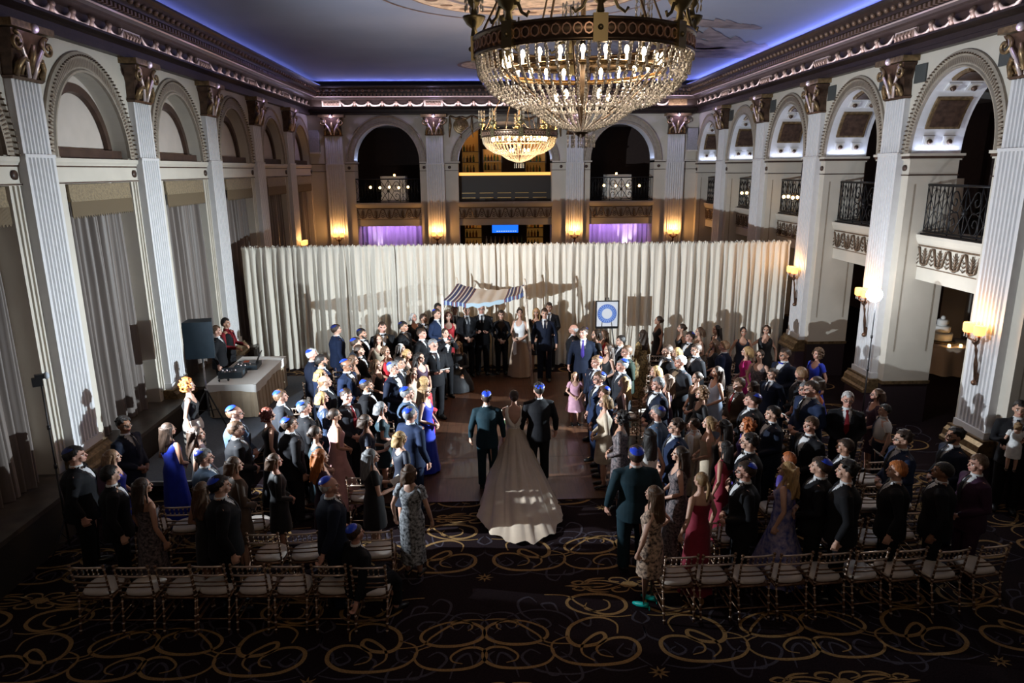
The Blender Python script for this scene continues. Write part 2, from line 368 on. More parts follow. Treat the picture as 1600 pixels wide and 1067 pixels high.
# ------------------------------------------------------------------ pilasters
def shaft_profile(w, p, z0, z1, F, mb, s_c, taper_=1.0):
    n = 7; out = [(-w/2, 0), (-w/2, -p)]
    m = .05; fw = (w-2*m)/n
    for k in range(n):
        a = -w/2+m+k*fw
        out += [(a+fw*.18, -p), (a+fw*.32, -p+.028), (a+fw*.68, -p+.028), (a+fw*.82, -p)]
    out += [(w/2, -p), (w/2, 0)]
    vs = [F(s_c+s, d, z) for s, d in out for z in (z0, z1)]
    mb.add(vs, [(2*i, 2*i+1, 2*i+3, 2*i+2) for i in range(len(out)-1)], 0)
def spiral(cx, cz, r0, turns, sgn, n=22):
    return [(cx+sgn*r0*(1-.85*k/n)*cos(2*pi*turns*k/n+pi/2), cz+r0*(1-.85*k/n)*sin(2*pi*turns*k/n+pi/2)) for k in range(n+1)]
def pilaster(F, sc, w=PW, low=.95):
    root = bpy.data.objects.new('tmp', None)
    mb = MB(); shaft_profile(w, PP, low+.1, ZS, F, mb, sc); shaft_profile(w-.04, PP-.03, ZS, 6.72, F, mb, sc)
    wbox(mb, F, sc-w/2-.01, sc+w/2+.01, -PP-.01, 0, ZS-.03, ZS+.02); wbox(mb, F, sc-w/2-.03, sc+w/2+.03, -PP-.03, 0, low, low+.12)
    root = trim(mb, [SHAFT])
    # capital: bell, leaves, volutes, abacus
    mb = MB(); h0, h1 = 6.72, 7.42; wb, wt = w-.02, w+.04
    pr = [(0, wb/2, PP), (.04, wb/2+.03, PP+.03), (.06, wb/2, PP+.01), (.35, wb/2-.02, PP+.03), (.55, wt/2, PP+.1), (.66, wt/2+.06, PP+.14)]
    for i in range(len(pr)-1):
        (za, a, pa), (zb, b, pb) = pr[i], pr[i+1]
        vs = [F(sc-a, 0, h0+za), F(sc-a, -pa, h0+za), F(sc+a, -pa, h0+za), F(sc+a, 0, h0+za), F(sc-b, 0, h0+zb), F(sc-b, -pb, h0+zb), F(sc+b, -pb, h0+zb), F(sc+b, 0, h0+zb)]
        mb.add(vs, [(0, 1, 5, 4), (1, 2, 6, 5), (2, 3, 7, 6)], 0)
    wbox(mb, F, sc-wt/2-.12, sc+wt/2+.12, -PP-.2, 0, h1-.02, h1+.08, 1)
    for sg in (-1, 1):
        sp = spiral(sc+sg*(wt/2-.02), h0+.5, .14, 1.4, sg)
        mb.tube([F(s, -PP-.13-.03*i/22, z) for i, (s, z) in enumerate(sp)], [.035-.012*i/22 for i in range(23)], 6, 1)
        mb.tube([F(sc+sg*.05, -PP-.06, h0+.04), F(sc+sg*.12, -PP-.1, h0+.25), F(sc+sg*.24, -PP-.13, h0+.44), F(sc+sg*.3, -PP-.14, h0+.6)], [.03, .035, .03, .02], 6, 2)
        mb.tube([F(sc+sg*.3, -PP-.02, h0+.05), F(sc+sg*.28, -PP-.08, h0+.2), F(sc+sg*.2, -PP-.12, h0+.3), F(sc+sg*.14, -PP-.14, h0+.26)], [.05, .05, .04, .02], 6, 1)
        for k in range(3):
            mb.tube([F(sc+sg*(.06+.1*k), -PP-.02, h0+.08), F(sc+sg*(.08+.1*k), -PP-.08, h0+.2), F(sc+sg*(.11+.1*k), -PP-.06, h0+.17)], [.03, .028, .012], 5, 1)
    mb.tube([F(sc, -PP-.04, h0+.12), F(sc, -PP-.12, h0+.35), F(sc, -PP-.16, h0+.5)], [.05, .06, .03], 6, 1)
    mb.ball(F(sc, -PP-.2, h1+.02), .07, 8, 6, 2)
    mb.build('capital', [BRONZE, GILT, SILVR], root)
    light('capital_led', 'POINT', F(sc, -PP-.34, 7.36), 1.1 if F is not FB else 15, (.62, .55, 1), size=.05)
    # pedestal
    mb = MB(); run(mb, F, sc-w/2-.1, sc+w/2+.1, [(0, low), (-PP-.08, low), (-PP-.08, low-.04), (-PP-.14, low-.1), (-PP-.16, low-.2), (-PP-.2, low-.24), (-PP-.2, low-.3), (0, low-.3)], 0)
    wbox(mb, F, sc-w/2-.08, sc+w/2+.08, -PP-.12, 0, 0, low-.3, 1)
    mb.build('pedestal', [GILT if F is not FB else CREAM, mat('plum_plinth', (.05, .03, .045), .4)], root)
    return root
for i in range(5): pilaster(FL, YL0+i*BAY-PW/2)
for i in range(5): pilaster(FR, YR0+i*BAY-PW/2)
BPX = (-5.87, -1.97, 3.54, 7.54)
for x in BPX: pilaster(FB, x, .7)

# ------------------------------------------------------------------ left wall: blind arches over curtained windows
mb = MB(); dec = MB(); RZ = 1.22
for i in range(-1, 6):
    sc = YL0+(i-1)*BAY+PW*0+1.41; s0 = sc-1.77; s1 = sc+1.77 if i < 5 else YB
    ri = 1.15
    arch_panel(mb, FL, s0, s1, ZS, 7.6, sc, ri, ri*RZ, ZS, ZS)
    arch_reveal(mb, FL, sc, ri, ri*RZ, ZS, ZS, 0, .28)
    # tympanum with dark ring
    n = 24
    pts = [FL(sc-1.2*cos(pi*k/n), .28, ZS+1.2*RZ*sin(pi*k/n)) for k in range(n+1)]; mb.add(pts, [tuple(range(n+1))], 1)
    arch_band(dec, FL, sc, ZS, [(1.02, .27), (1.02, .2), (.9, .2), (.88, .27)], RZ, 1)
    wbox(dec, FL, sc-1.05, sc+1.1, .08, .28, ZS-.02, ZS+.14, 1)
    wbox(dec, FL, sc-1.0, sc+1.0, .03, .28, ZS-.12, ZS-.02, 1)
    # archivolt with beading
    arch_band(dec, FL, sc, ZS, [(1.42, 0), (1.42, -.05), (1.38, -.07), (1.35, -.03), (1.2, -.03), (1.18, -.06), (1.15, -.06), (1.15, 0)], RZ, 0, drop=0)
    if i < 4:
        for k in range(61):
            t_ = pi*k/60; s_, z_ = sc-1.37*cos(t_), ZS+1.37*RZ*sin(t_); wbox(dec, FL, s_-.012, s_+.012, -.1, -.05, z_-.012, z_+.012, 2)
        for k in range(81):
            t_ = pi*k/80; c_, s2 = cos(t_), sin(t_)
            dec.add([FL(sc-(1.22)*c_, -.05, ZS+1.22*RZ*s2), FL(sc-1.33*c_, -.05, ZS+1.33*RZ*s2), FL(sc-1.33*cos(t_+.012), -.05, ZS+1.33*RZ*sin(t_+.012)), FL(sc-1.22*cos(t_+.012), -.05, ZS+1.22*RZ*sin(t_+.012))], [(0, 1, 2, 3)], 2)
    # impost band
    for a, b in ((s0+.0, sc-ri), (sc+ri, s1)):
        pass
    run(dec, FL, sc-1.41, sc+1.41, [(.2, ZS-.02), (-.06, ZS-.02), (-.06, ZS-.08), (-.03, ZS-.12), (-.03, ZS-.14), (.2, ZS-.14)], 3)
    run(dec, FL, sc-1.41, sc+1.41, [(.2, ZS-.14), (-.02, ZS-.14), (-.02, ZS-.165), (.2, ZS-.165)], 1)
    run(dec, FL, sc-1.41, sc+1.41, [(.2, ZS-.165), (-.01, ZS-.165), (-.01, ZS-.4), (-.03, ZS-.4), (-.03, ZS-.43), (.2, ZS-.43)], 3)
    run(dec, FL, sc-1.41, sc+1.41, [(0, ZS-.405), (-.035, ZS-.405), (-.035, ZS-.425), (0, ZS-.425)], 1)
    for s_ in (sc+1.27,):
        dec.lathe([(0, .03), (.07, .03), (.07, 0)], n=12, mi=1); k0 = len(dec.v)-36
        dec.xf(lambda x, y, z: FL(s_+x, -.01-z, ZS-.28+y), k0)
    # pier faces below the impost and window reveal
    for a, b in ((s0, sc-1.02), (sc+1.15, s1)):
        mb.add([FL(a, 0, 0), FL(b, 0, 0), FL(b, 0, ZS), FL(a, 0, ZS)], [(0, 1, 2, 3)], 0)
    for s_ in (sc-1.02, sc+1.15):
        mb.add([FL(s_, 0, 0), FL(s_, .35, 0), FL(s_, .35, ZS), FL(s_, 0, ZS)], [(0, 1, 2, 3)], 0)
    for s_ in (sc+1.22, sc+1.32):
        wbox(dec, FL, s_, s_+.035, -.03, 0, .95, ZS-.43, 3)
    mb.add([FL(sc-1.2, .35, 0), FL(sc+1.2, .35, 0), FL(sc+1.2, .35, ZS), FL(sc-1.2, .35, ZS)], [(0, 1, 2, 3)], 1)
wl = struct(mb.build('wall_left', [CREAM, CREAM2]))
trim(dec, [BAND, DKWOOD, mat('dark_beading', (.12, .085, .06), .6), CREAM])

# stone bench / radiator cover along the left wall
mb = MB(); STONE = mat('dark_marble_sill', (.075, .062, .052), .35, noise=.3, nscale=5)
for i in range(-1, 6):
    s0 = YL0+(i-1)*BAY+.06; s1 = min(s0+BAY-PW-.12, YB)
    wbox(mb, FL, s0, s1, -.48, .35, .68, .75, 0); wbox(mb, FL, s0, s1, -.44, .35, 0, .68, 1)
trim(mb, [STONE, mat('dark_radiator_cover', (.03, .024, .02), .6)])

# curtains and valances
CURT = mat('greige_curtain', (.125, .1, .088), .55, noise=.12, nscale=3, stretch=(4, 4, .3), sheen=.3)
VAL = mat('old_gold_valance', (.2, .15, .085), .55, noise=.3, nscale=30, bump=.3, bscale=80, sheen=.3)
names_bay = ['nearest the camera, half out of frame', 'between the two nearest full pilasters', 'behind the loudspeaker', 'behind the two disc jockeys', 'above the left end of the white drape', 'in the far left corner']
for i in range(0, 6):
    sc = YL0+(i-1)*BAY+1.41; mb = MB()
    a, b = sc-1.0, sc+.92; n = 120
    ph = random.random()*9; vs = []
    for k in range(n+1):
        s = a+(b-a)*k/n
        for z, amp in ((.76, 1.15), (2.2, 1.05), (3.7, 1), (5.0, .7)):
            x = k*.62+ph; d = (.055*sin(x)+.04*sin(x*.43+1.3)+.02*sin(x*2.1))*amp
            vs.append(FL(s+.02*sin(z+k*.1), .16+d, z))
    mb.add(vs, [(4*k+j, 4*k+j+1, 4*k+4+j+1, 4*k+4+j) for k in range(n) for j in range(3)], 0, True)
    o = mb.build('curtain', CURT)
    tag(o, 'greige pleated curtain on the left wall ' + names_bay[i], 'curtain', 'curtains in the left wall windows')
    m2 = MB(); vs = []; n2 = 60
    for k in range(n2+1):
        s = sc-1.0+2.0*k/n2
        for z, d in ((ZS-.44, 0), (ZS-.62, .0), (ZS-.72, -.02+.008*sin(k*1.9))): vs.append(FL(s, -.02+d-.02, z))
    m2.add(vs, [(3*k+j, 3*k+j+1, 3*k+3+j+1, 3*k+3+j) for k in range(n2) for j in range(2)], 0, True)
    for s_ in (sc-1.0, sc+1.0): m2.add([FL(s_, -.04, ZS-.44), FL(s_, .3, ZS-.44), FL(s_, .3, ZS-.72), FL(s_, -.04, ZS-.72)], [(0, 1, 2, 3)], 0)
    v_ = m2.build('valance', VAL)
    tag(v_, 'old-gold fringed valance above the curtain ' + names_bay[i], 'valance', 'gold valances of the left wall windows')
    m3 = MB()
    for k in range(130):
        s = sc-1.0+2.0*k/129; wbox(m3, FL, s-.005, s+.005, -.05, -.04, ZS-.98-.02*sin(k*1.3), ZS-.7)
    fr = m3.build('fringe', mat('dull_gold_fringe', (.17, .125, .075), .7), v_)

# ------------------------------------------------------------------ right wall: open arches with recessed balconies
PD = 1.0                                  # pier depth
RB = .42                                  # balcony set back
mb = MB(); sof = MB(); dec = MB(); balc = []
RI = 1.18
for i in range(-1, 6):
    sc = YR0+(i-1)*BAY+1.41+0; s0 = sc-1.77; s1 = sc+1.77 if i < 5 else YB
    if i == 5: pass
    arch_panel(mb, FR, s0, s1, ZS, 7.6, sc, RI, RI*RZ, ZS, ZS)
    # soffit: plain vault
    arch_reveal(sof, FR, sc, RI, RI*RZ, ZS, ZS, 0, PD, 0)
    # coffers on the far half of the soffit
    def patch(t0, t1, d0, d1, off, mi, n=5, frame=0):
        pts = []
        for k in range(n+1):
            t_ = radians(t0+(t1-t0)*k/n); r = RI-off
            for d in (d0, d1): pts.append(FR(sc+r*cos(t_), d, ZS+r*RZ*sin(t_)))
        sof.add(pts, [(2*k, 2*k+1, 2*k+3, 2*k+2) for k in range(n)], mi)
        # sides so that the panel has thickness
        for k in range(n):
            for dd, j in ((d0, 0), (d1, 1)):
                t_a, t_b = radians(t0+(t1-t0)*k/n), radians(t0+(t1-t0)*(k+1)/n)
                sof.add([FR(sc+(RI-off)*cos(t_a), dd, ZS+(RI-off)*RZ*sin(t_a)), FR(sc+(RI-off)*cos(t_b), dd, ZS+(RI-off)*RZ*sin(t_b)), FR(sc+RI*cos(t_b), dd, ZS+RI*RZ*sin(t_b)), FR(sc+RI*cos(t_a), dd, ZS+RI*RZ*sin(t_a))], [(0, 1, 2, 3)], mi)
        for tt in (t0, t1):
            t_ = radians(tt); sof.add([FR(sc+(RI-off)*cos(t_), d0, ZS+(RI-off)*RZ*sin(t_)), FR(sc+(RI-off)*cos(t_), d1, ZS+(RI-off)*RZ*sin(t_)), FR(sc+RI*cos(t_), d1, ZS+RI*RZ*sin(t_)), FR(sc+RI*cos(t_), d0, ZS+RI*RZ*sin(t_))], [(0, 1, 2, 3)], mi)
    def rosette(t_deg, d):
        patch(t_deg-4.4, t_deg+4.4, d-.12, d+.12, .03, 2, 2); patch(t_deg-3.4, t_deg+3.4, d-.09, d+.09, .035, 3, 2)
        t_ = radians(t_deg); r = RI-.05; sof.ball(FR(sc+r*cos(t_), d, ZS+r*RZ*sin(t_)), .055, 8, 6, 1)
    for m_ in ((0, 180) if i >= 0 else (0,)):
        q = (lambda a: a) if m_ == 0 else (lambda a: 180-a)
        for tt in (9, 57):
            for d in (.3, .7): rosette(q(tt), d)
        patch(q(19), q(46), .16, .84, .04, 4); patch(q(21), q(44), .22, .78, .055, 1)
        patch(q(66), q(88), .16, .84, .04, 4); patch(q(68), q(86.5), .22, .78, .055, 1)
    arch_band(dec, FR, sc, ZS, [(1.42, 0), (1.42, -.05), (1.38, -.07), (1.35, -.03), (1.22, -.03), (1.2, -.06), (RI, -.06), (RI, 0)], RZ, 0)
    if i < 4:
        for k in range(61):
            t_ = pi*k/60; s_, z_ = sc-1.37*cos(t_), ZS+1.37*RZ*sin(t_); wbox(dec, FR, s_-.012, s_+.012, -.1, -.05, z_-.012, z_+.012, 2)
        for k in range(81):
            t_ = pi*k/80; c_, s2 = cos(t_), sin(t_)
            dec.add([FR(sc-1.24*c_, -.05, ZS+1.24*RZ*s2), FR(sc-1.33*c_, -.05, ZS+1.33*RZ*s2), FR(sc-1.33*cos(t_+.012), -.05, ZS+1.33*RZ*sin(t_+.012)), FR(sc-1.24*cos(t_+.012), -.05, ZS+1.24*RZ*sin(t_+.012))], [(0, 1, 2, 3)], 2)
    # pier between this bay and the next: from sc+RI to next sc-RI
    e1 = sc+BAY-RI if i < 5 else YB+.2
    if i == 5: e1 = YB+.3
    wbox(mb, FR, sc+RI, e1, 0, PD, .95, ZS, 0)
    wbox(mb, FR, sc+RI-.02, e1+.02, -.02, PD+.02, .88, .95, 1); wbox(mb, FR, sc+RI+.01, e1-.01, -.01, PD, 0, .88, 2)
    if i == -1: wbox(mb, FR, sc-RI-1.2, sc-RI, 0, PD, 0, ZS, 0)
    # recessed panels on the jamb
    for ss, sg in ((sc+RI, -1), (e1, 1)):
        for (d0, d1) in ((.14, .17), (.83, .86)): dec.add([FR(ss+sg*.006, d0, 1.6), FR(ss+sg*.006, d1, 1.6), FR(ss+sg*.006, d1, ZS-.6), FR(ss+sg*.006, d0, ZS-.6)], [(0, 1, 2, 3)], 0)
    # impost
    for z0, z1, pj, mi in ((ZS-.05, ZS, .07, 3), (ZS-.1, ZS-.05, .05, 1), (ZS-.13, ZS-.1, .03, 3), (ZS-.43, ZS-.41, .02, 1)):
        wbox(dec, FR, sc+RI-pj, e1+pj, -pj, PD+pj, z0, z1, mi)
    for s_ in (sc+RI+.13, e1-.13):
        k0 = len(dec.v); dec.lathe([(0, .03), (.06, .03), (.06, 0)], n=12, mi=1); dec.xf(lambda x, y, z: FR(s_+x, -.005-z, ZS-.28+y), k0)
    if i == 5: break
wr = struct(mb.build('wall_right', [CREAM, GILT, mat('dark_dado', (.03, .02, .024), .45)]))
trim(sof, [SHAFT, BRONZE, SHAFT, CREAM, GILT]); trim(dec, [BAND, DKWOOD, mat('dark_beading', (0, 0, 0)), CREAM])
# balcony slabs
ORN = mat('bronze_relief', (.14, .095, .065), .4, metal=.35, noise=.3, nscale=20)
def slab(F, a, b, rb, zt, depth, reps):
    mb = MB()
    run(mb, F, a, b, [(rb+depth, zt), (rb-.1, zt), (rb-.1, zt-.06), (rb-.06, zt-.16), (rb-.02, zt-.2), (rb, zt-.2), (rb, zt-.92), (rb+depth, zt-.92)], 0)
    run(mb, F, a, b, [(rb, zt-.2), (rb-.025, zt-.2), (rb-.025, zt-.235), (rb, zt-.235)], 1)
    run(mb, F, a, b, [(rb, zt-.64), (rb-.012, zt-.64), (rb-.012, zt-.66), (rb, zt-.66)], 1)
    L_ = (b-a)/reps; zc = zt-.43
    for k in range(reps):
        c = a+L_*(k+.5)
        # lyre-shaped scroll
        for sg in (-1, 1):
            mb.tube([F(c+sg*L_*.5, rb-.02, zc+.17), F(c+sg*L_*.4, rb-.03, zc+.16), F(c+sg*L_*.3, rb-.03, zc+.02), F(c+sg*L_*.2, rb-.03, zc-.14), F(c, rb-.03, zc-.17)], [.018, .022, .018, .02, .03], 5, 1)
            for j in range(4): mb.tube([F(c, rb-.02, zc-.12+.055*j), F(c+sg*(.1-.012*j), rb-.03, zc-.04+.055*j)], [.014, .008], 4, 1)
            for j in range(3): mb.tube([F(c+sg*L_*.5, rb-.02, zc-.16+.08*j), F(c+sg*(L_*.5-.07), rb-.03, zc-.1+.08*j)], [.014, .008], 4, 1)
        mb.tube([F(c, rb-.02, zc-.14), F(c, rb-.03, zc+.17)], [.022, .014], 5, 1)
    return trim(mb, [CREAM, ORN])
def railing(F, a, b, d, z0, z1, label, group, lights=0):
    t = thing('balcony_railing', label, 'railing', F(( a+b)/2, d, z0)); o = Vector(F((a+b)/2, d, z0))
    G = lambda s, dd, z: tuple(Vector(F(s, d+dd, z))-o)
    m = MB(); m.tube([G(a, 0, z1), G(b, 0, z1)], .028, 6); m.build('top_rail', IRON, t)
    m = MB(); m.tube([G(a, 0, z0+.07), G(b, 0, z0+.07)], .02, 6); wbox(m, lambda s, dd, z: G(s, dd, z), a, b, -.06, .06, z0, z0+.03); m.build('bottom_rail', IRON, t)
    L_ = b-a; k1 = a+.32*L_; k2 = b-.32*L_
    for (p, q) in ((a, k1), (k2, b)):
        m = MB(); n = max(3, int((q-p)/.11))
        for k in range(n+1):
            s = p+(q-p)*k/n; m.tube([G(s, 0, z0+.05), G(s, 0, z1)], .011, 5)
        for k in range(0, n-1, 2):
            s, s2 = p+(q-p)*k/n, p+(q-p)*(k+2)/n; zm = (z0+z1)/2
            m.tube([G(s, 0, z0+.1), G(s2, 0, zm), G(s, 0, z1-.05)], .008, 4, cap=False); m.tube([G(s2, 0, z0+.1), G(s, 0, zm), G(s2, 0, z1-.05)], .008, 4, cap=False)
        m.build('lattice', IRON, t)
    m = MB(); cm = (k1+k2)/2; w = (k2-k1)/2; hz = (z1-z0); zm = (z0+z1)/2
    for sg in (-1, 1):
        for sz in (-1, 1):
            P = [(cm, zm), (cm+sg*w*.35, zm+sz*hz*.2), (cm+sg*w*.6, zm+sz*hz*.38), (cm+sg*w*.88, zm+sz*hz*.36), (cm+sg*w*.92, zm+sz*hz*.18), (cm+sg*w*.7, zm+sz*hz*.12), (cm+sg*w*.6, zm+sz*hz*.22), (cm+sg*w*.72, zm+sz*hz*.26)]
            m.tube([G(s, 0, z) for s, z in spline(P, 4)], .013, 5)
            m.tube([G(s, 0, z) for s, z in spline([(cm, zm+sz*hz*.45), (cm+sg*w*.2, zm+sz*hz*.3), (cm+sg*w*.5, zm), (cm+sg*w*.95, zm+sz*hz*.04)], 4)], .011, 5)
    for s in (k1, k2, cm): m.tube([G(s, 0, z0), G(s, 0, z1)], .014, 5)
    m.ball(G(cm, 0, zm), .06, 8, 6, 0, (1, 1, 1)); m.build('scrollwork', IRON, t)
    return t
ZBAL = 4.07
bn = ['nearest the camera on the right', 'second from the camera on the right', 'third from the camera on the right', 'fourth from the camera on the right', 'farthest on the right side']
for i in range(0, 5):
    sc = YR0+i*BAY+1.41; slab(FR, sc-RI, sc+RI, RB, ZBAL, .9, 5)
    railing(FR, sc-RI+.02, sc+RI-.02, RB+.02, ZBAL, 5.05, 'black wrought-iron balcony railing ' + bn[i], '')
slab(FR, YR0-BAY+1.41-RI, YR0-BAY+1.41+RI, RB, ZBAL, .9, 5)
# air grilles on the right wall
GR = mat('dark_grille', (.06, .065, .065), .5, bump=.3, bscale=90)
mb = MB()
for i in range(0, 4):
    s = YR0+i*BAY
    for a in (s+.1, s+BAY-PW-.42): wbox(mb, FR, a, a+.36, -.03, .01, 6.98, 7.32, 0)
trim(mb, [GR])
# soffit lights on the right arches
for i in range(0, 5):
    sc = YR0+i*BAY+1.41
    light('soffit_led', 'AREA', FR(sc+RI-.07, .5, ZS+.03), 5.5, (.62, .72, 1), target=FR(sc+RI-.45, .5, ZS+1.3), size=.9, size_y=.05)
    light('soffit_led', 'AREA', FR(sc-RI+.07, .5, ZS+.03), 3, (.62, .72, 1), target=FR(sc-RI+.45, .5, ZS+1.3), size=.9, size_y=.05)

# ------------------------------------------------------------------ back wall
mb = MB(); sof = MB(); dec = MB()
openings = [(-3.87, 1.28, 1.42, 1.6, 1.0), (.78, 1.86, 1.5, 2.3, .8), (5.45, 1.28, 1.42, 1.6, 1.0)]   # centre, inner radius, inner height, outer radius
edges = [XL, -1.97, 3.54, XR]
for j, (sc, ri, rz, ro, _) in enumerate(openings):
    arch_panel(mb, FB, edges[j], edges[j+1], ZS+.08, 7.6, sc, ri, rz, ZS+.08, ZS+.08)
    arch_reveal(sof, FB, sc, ri, rz, ZS+.08, ZS+.08, 0, .8, 0)
    k = rz/ri; ro2 = ri+.3
    arch_band(dec, FB, sc, ZS+.08, [(ro2, 0), (ro2, -.05), (ro2-.04, -.07), (ro2-.07, -.03), (ri+.08, -.03), (ri+.06, -.06), (ri, -.06), (ri, 0)], k, 0)
    zs = ZS+.08
    for (a, b) in ((edges[j] if j else XL, sc-ri), (sc+ri, edges[j+1])):
        wbox(mb, FB, a, b, 0, .8, 0, zs, 0)
        for z0, z1, pj, mi in ((zs-.05, zs, .06, 3), (zs-.08, zs-.05, .04, 1), (zs-.36, zs-.34, .02, 1)): wbox(dec, FB, a, b+(pj if b == sc-ri else 0), -pj, .8, z0, z1, mi)
    light('soffit_led', 'AREA', FB(sc-ri+.08, .4, zs+.03), 2.2, (.5, .65, 1), target=FB(sc-ri+.4, .4, zs+1), size=.7, size_y=.05)
    light('soffit_led', 'AREA', FB(sc+ri-.08, .4, zs+.03), 2.2, (.5, .65, 1), target=FB(sc+ri-.4, .4, zs+1), size=.7, size_y=.05)
    slab(FB, sc-ri-.04, sc+ri+.04, .06, 4.16, .75, int(ri*2/.46))
for s in (-5.35, -2.42, -1.42, 3.0, 4.0, 6.9): 
    k0 = len(dec.v); dec.lathe([(0, .02), (.06, .02), (.06, 0)], n=12, mi=1); dec.xf(lambda x, y, z: FB(s+x, -.01-z, ZS-.14+y), k0)
struct(mb.build('wall_back', [CREAM])); trim(sof, [SHAFT]); trim(dec, [BAND, DKWOOD, DKWOOD, CREAM])
railing(FB, -5.15, -2.6, .1, 4.16, 5.08, 'black wrought-iron balcony railing in the left arch of the back wall', '')
railing(FB, 4.17, 6.73, .1, 4.16, 5.08, 'black wrought-iron balcony railing in the right arch of the back wall', '')
# loudspeaker panels high on the back wall
GREYP = mat('grey_speaker_cloth', (.3, .29, .31), .8, noise=.08, nscale=20)
for x0, x1, nm in ((XL+.05, -6.42, 'left'), (7.98, XR-.05, 'right')):
    mb = MB(); wbox(mb, FB, x0, x1, -.16, 0, 6.12, 6.95, 0); wbox(mb, FB, x0-.015, x1+.015, -.17, 0, 6.06, 6.12, 1)
    tag(mb.build('wall_speaker', [GREYP, CREAM]), 'grey cloth wall loudspeaker high in the far %s corner' % nm, 'loudspeaker', None)
# plaster medallions with swags over the middle arch
for sx in (-1, 1):
    mb = MB(); c = XM+sx*1.72
    for r, t_ in ((.3, .03), (.22, .05), (.15, .06), (.08, .08)):
        k0 = len(mb.v); mb.lathe([(0, t_), (r-.02, t_), (r, t_-.01), (r, 0)], n=24, mi=0); mb.xf(lambda x, y, z: FB(c+x, -z, 7.08+y), k0)
    for sg in (-1, 1):
        mb.tube([FB(c+sg*.02, -.05, 7.42), FB(c+sg*.2, -.07, 7.34), FB(c+sg*.42, -.05, 7.46)], [.04, .05, .03], 6)
        mb.tube([FB(c+sg*.43, -.04, 7.46), FB(c+sg*.42, -.06, 7.1), FB(c+sg*.46, -.04, 6.65)], [.02, .06, .02], 6)
    mb.tube([FB(c-sx*-.4, -.05, 7.46), FB(c-sx*-.9, -.07, 7.26), FB(c-sx*-1.3, -.05, 7.46)] if False else [FB(c-sx*.45, -.05, 7.44), FB(c-sx*.85, -.08, 7.3), FB(c-sx*1.25, -.05, 7.46)], [.04, .06, .04], 6)
    mb.tube([FB(c, -.05, 6.78), FB(c, -.05, 6.62)], [.04, .02], 6)
    trim(mb, [GILT])

# ------------------------------------------------------------------ cornice with lit swag frieze
def sweep_u(prof, mi, mb, y0=-1.0):
    """sweep (q, z) along left wall, back wall, right wall with mitred corners; q = distance from wall"""
    for a, b in zip(prof[:-1], prof[1:]):
        (q0, z0), (q1, z1) = a, b
        P = lambda q, z: [(XL+q, y0, z), (XL+q, YB-q, z), (XR-q, YB-q, z), (XR-q, y0, z)]
        A, B = P(q0, z0), P(q1, z1)
        mb.add(A+B, [(i, i+1, i+5, i+4) for i in range(3)], mi)
mb = MB()
sweep_u([(.0, 7.5), (.16, 7.5), (.16, 7.58), (.1, 7.6), (.1, 7.7), (.16, 7.73), (.29, 7.75), (.29, 7.79), (.02, 7.79), (.02, 8.04)], 0, mb)
sweep_u([(.02, 8.04), (.3, 8.05), (.33, 8.09), (.42, 8.12)], 0, mb)
sweep_u([(.42, 8.12), (.45, 8.14)], 1, mb)
sweep_u([(.45, 8.14), (.47, 8.22), (.56, 8.25), (.58, 8.31), (.68, 8.36), (.72, 8.42), (.79, 8.46), (.79, 8.5), (.4, 8.5)], 0, mb)
mb.add([(XL-.2, -1, 8.49), (XL+.42, -1, 8.49), (XL+.42, YB, 8.49), (XL-.2, YB, 8.49)], [(0, 1, 2, 3)], 0)
mb.add([(XR+.2, -1, 8.49), (XR-.42, -1, 8.49), (XR-.42, YB, 8.49), (XR+.2, YB, 8.49)], [(0, 1, 2, 3)], 0)
mb.add([(XL-.2, YB-.42, 8.49), (XR+.2, YB-.42, 8.49), (XR+.2, YB+.2, 8.49), (XL-.2, YB+.2, 8.49)], [(0, 1, 2, 3)], 0)
# egg-and-dart and dentil beads
def along(fn, y0=7.0, step=.2):
    for F, a, b in ((FL, y0, YB-.6), (FR, y0, YB-.6), (FB, XL+.6, XR-.6)):
        n = int((b-a)/step)
        for k in range(n+1): fn(F, a+(b-a)*k/n)
along(lambda F, s: wbox(mb, F, s-.035, s+.035, -.545, -.47, 8.16, 8.235, 2), step=.14)
def egg(F, s):
    mb.ball(F(s, -.66, 8.335), .06, 6, 4, 2)
along(egg, step=.24)
C = trim(mb, [CORN, SILVR, mat('dark_gilt_bead', (.2, .125, .085), .4, metal=.4)])
def swags(F, a0, bay, nb, end=None):
    mb = MB()
    for b_ in range(nb):
        base = a0+b_*bay
        # panel over the pilaster
        wbox(mb, F, base-.36, base+.36, -.07, 0, 7.8, 8.03, 1); wbox(mb, F, base-.3, base+.3, -.085, 0, 7.83, 8.0, 0)
        for k in range(5): mb.tube([F(base-.24+.12*k, -.09, 7.85), F(base-.2+.12*k, -.11, 7.92), F(base-.26+.12*k, -.09, 7.98)], [.02, .03, .015], 5, 0)
        inner = bay-.72; n = 5 if bay < 3.8 else round(inner/.57)
        L_ = inner/n
        for k in range(n):
            s = base+.36+L_*(k+.5)
            pts = [(s-L_*.5, .2), (s-L_*.42, .13), (s-L_*.25, .045), (s, .02), (s+L_*.25, .045), (s+L_*.42, .13), (s+L_*.5, .2)]
            mb.tube([F(p, -.1, 7.8+z) for p, z in pts], [.012, .025, .045, .05, .045, .025, .012], 6, 1)
            if k < n-1 or True:
                s2 = s+L_*.5
                if k < n-1:
                    mb.tube([F(s2, -.05, 7.8), F(s2, -.1, 7.88), F(s2, -.13, 7.95), F(s2, -.1, 8.04)], [.05, .055, .05, .035], 6, 0)
                    mb.ball(F(s2, -.14, 7.97), .05, 6, 5, 0)
    return trim(mb, [mat('frieze_figure', (.26, .19, .15), .4, metal=.35, noise=.2), mat('frieze_swag', (.6, .5, .44), .4, metal=.3)])
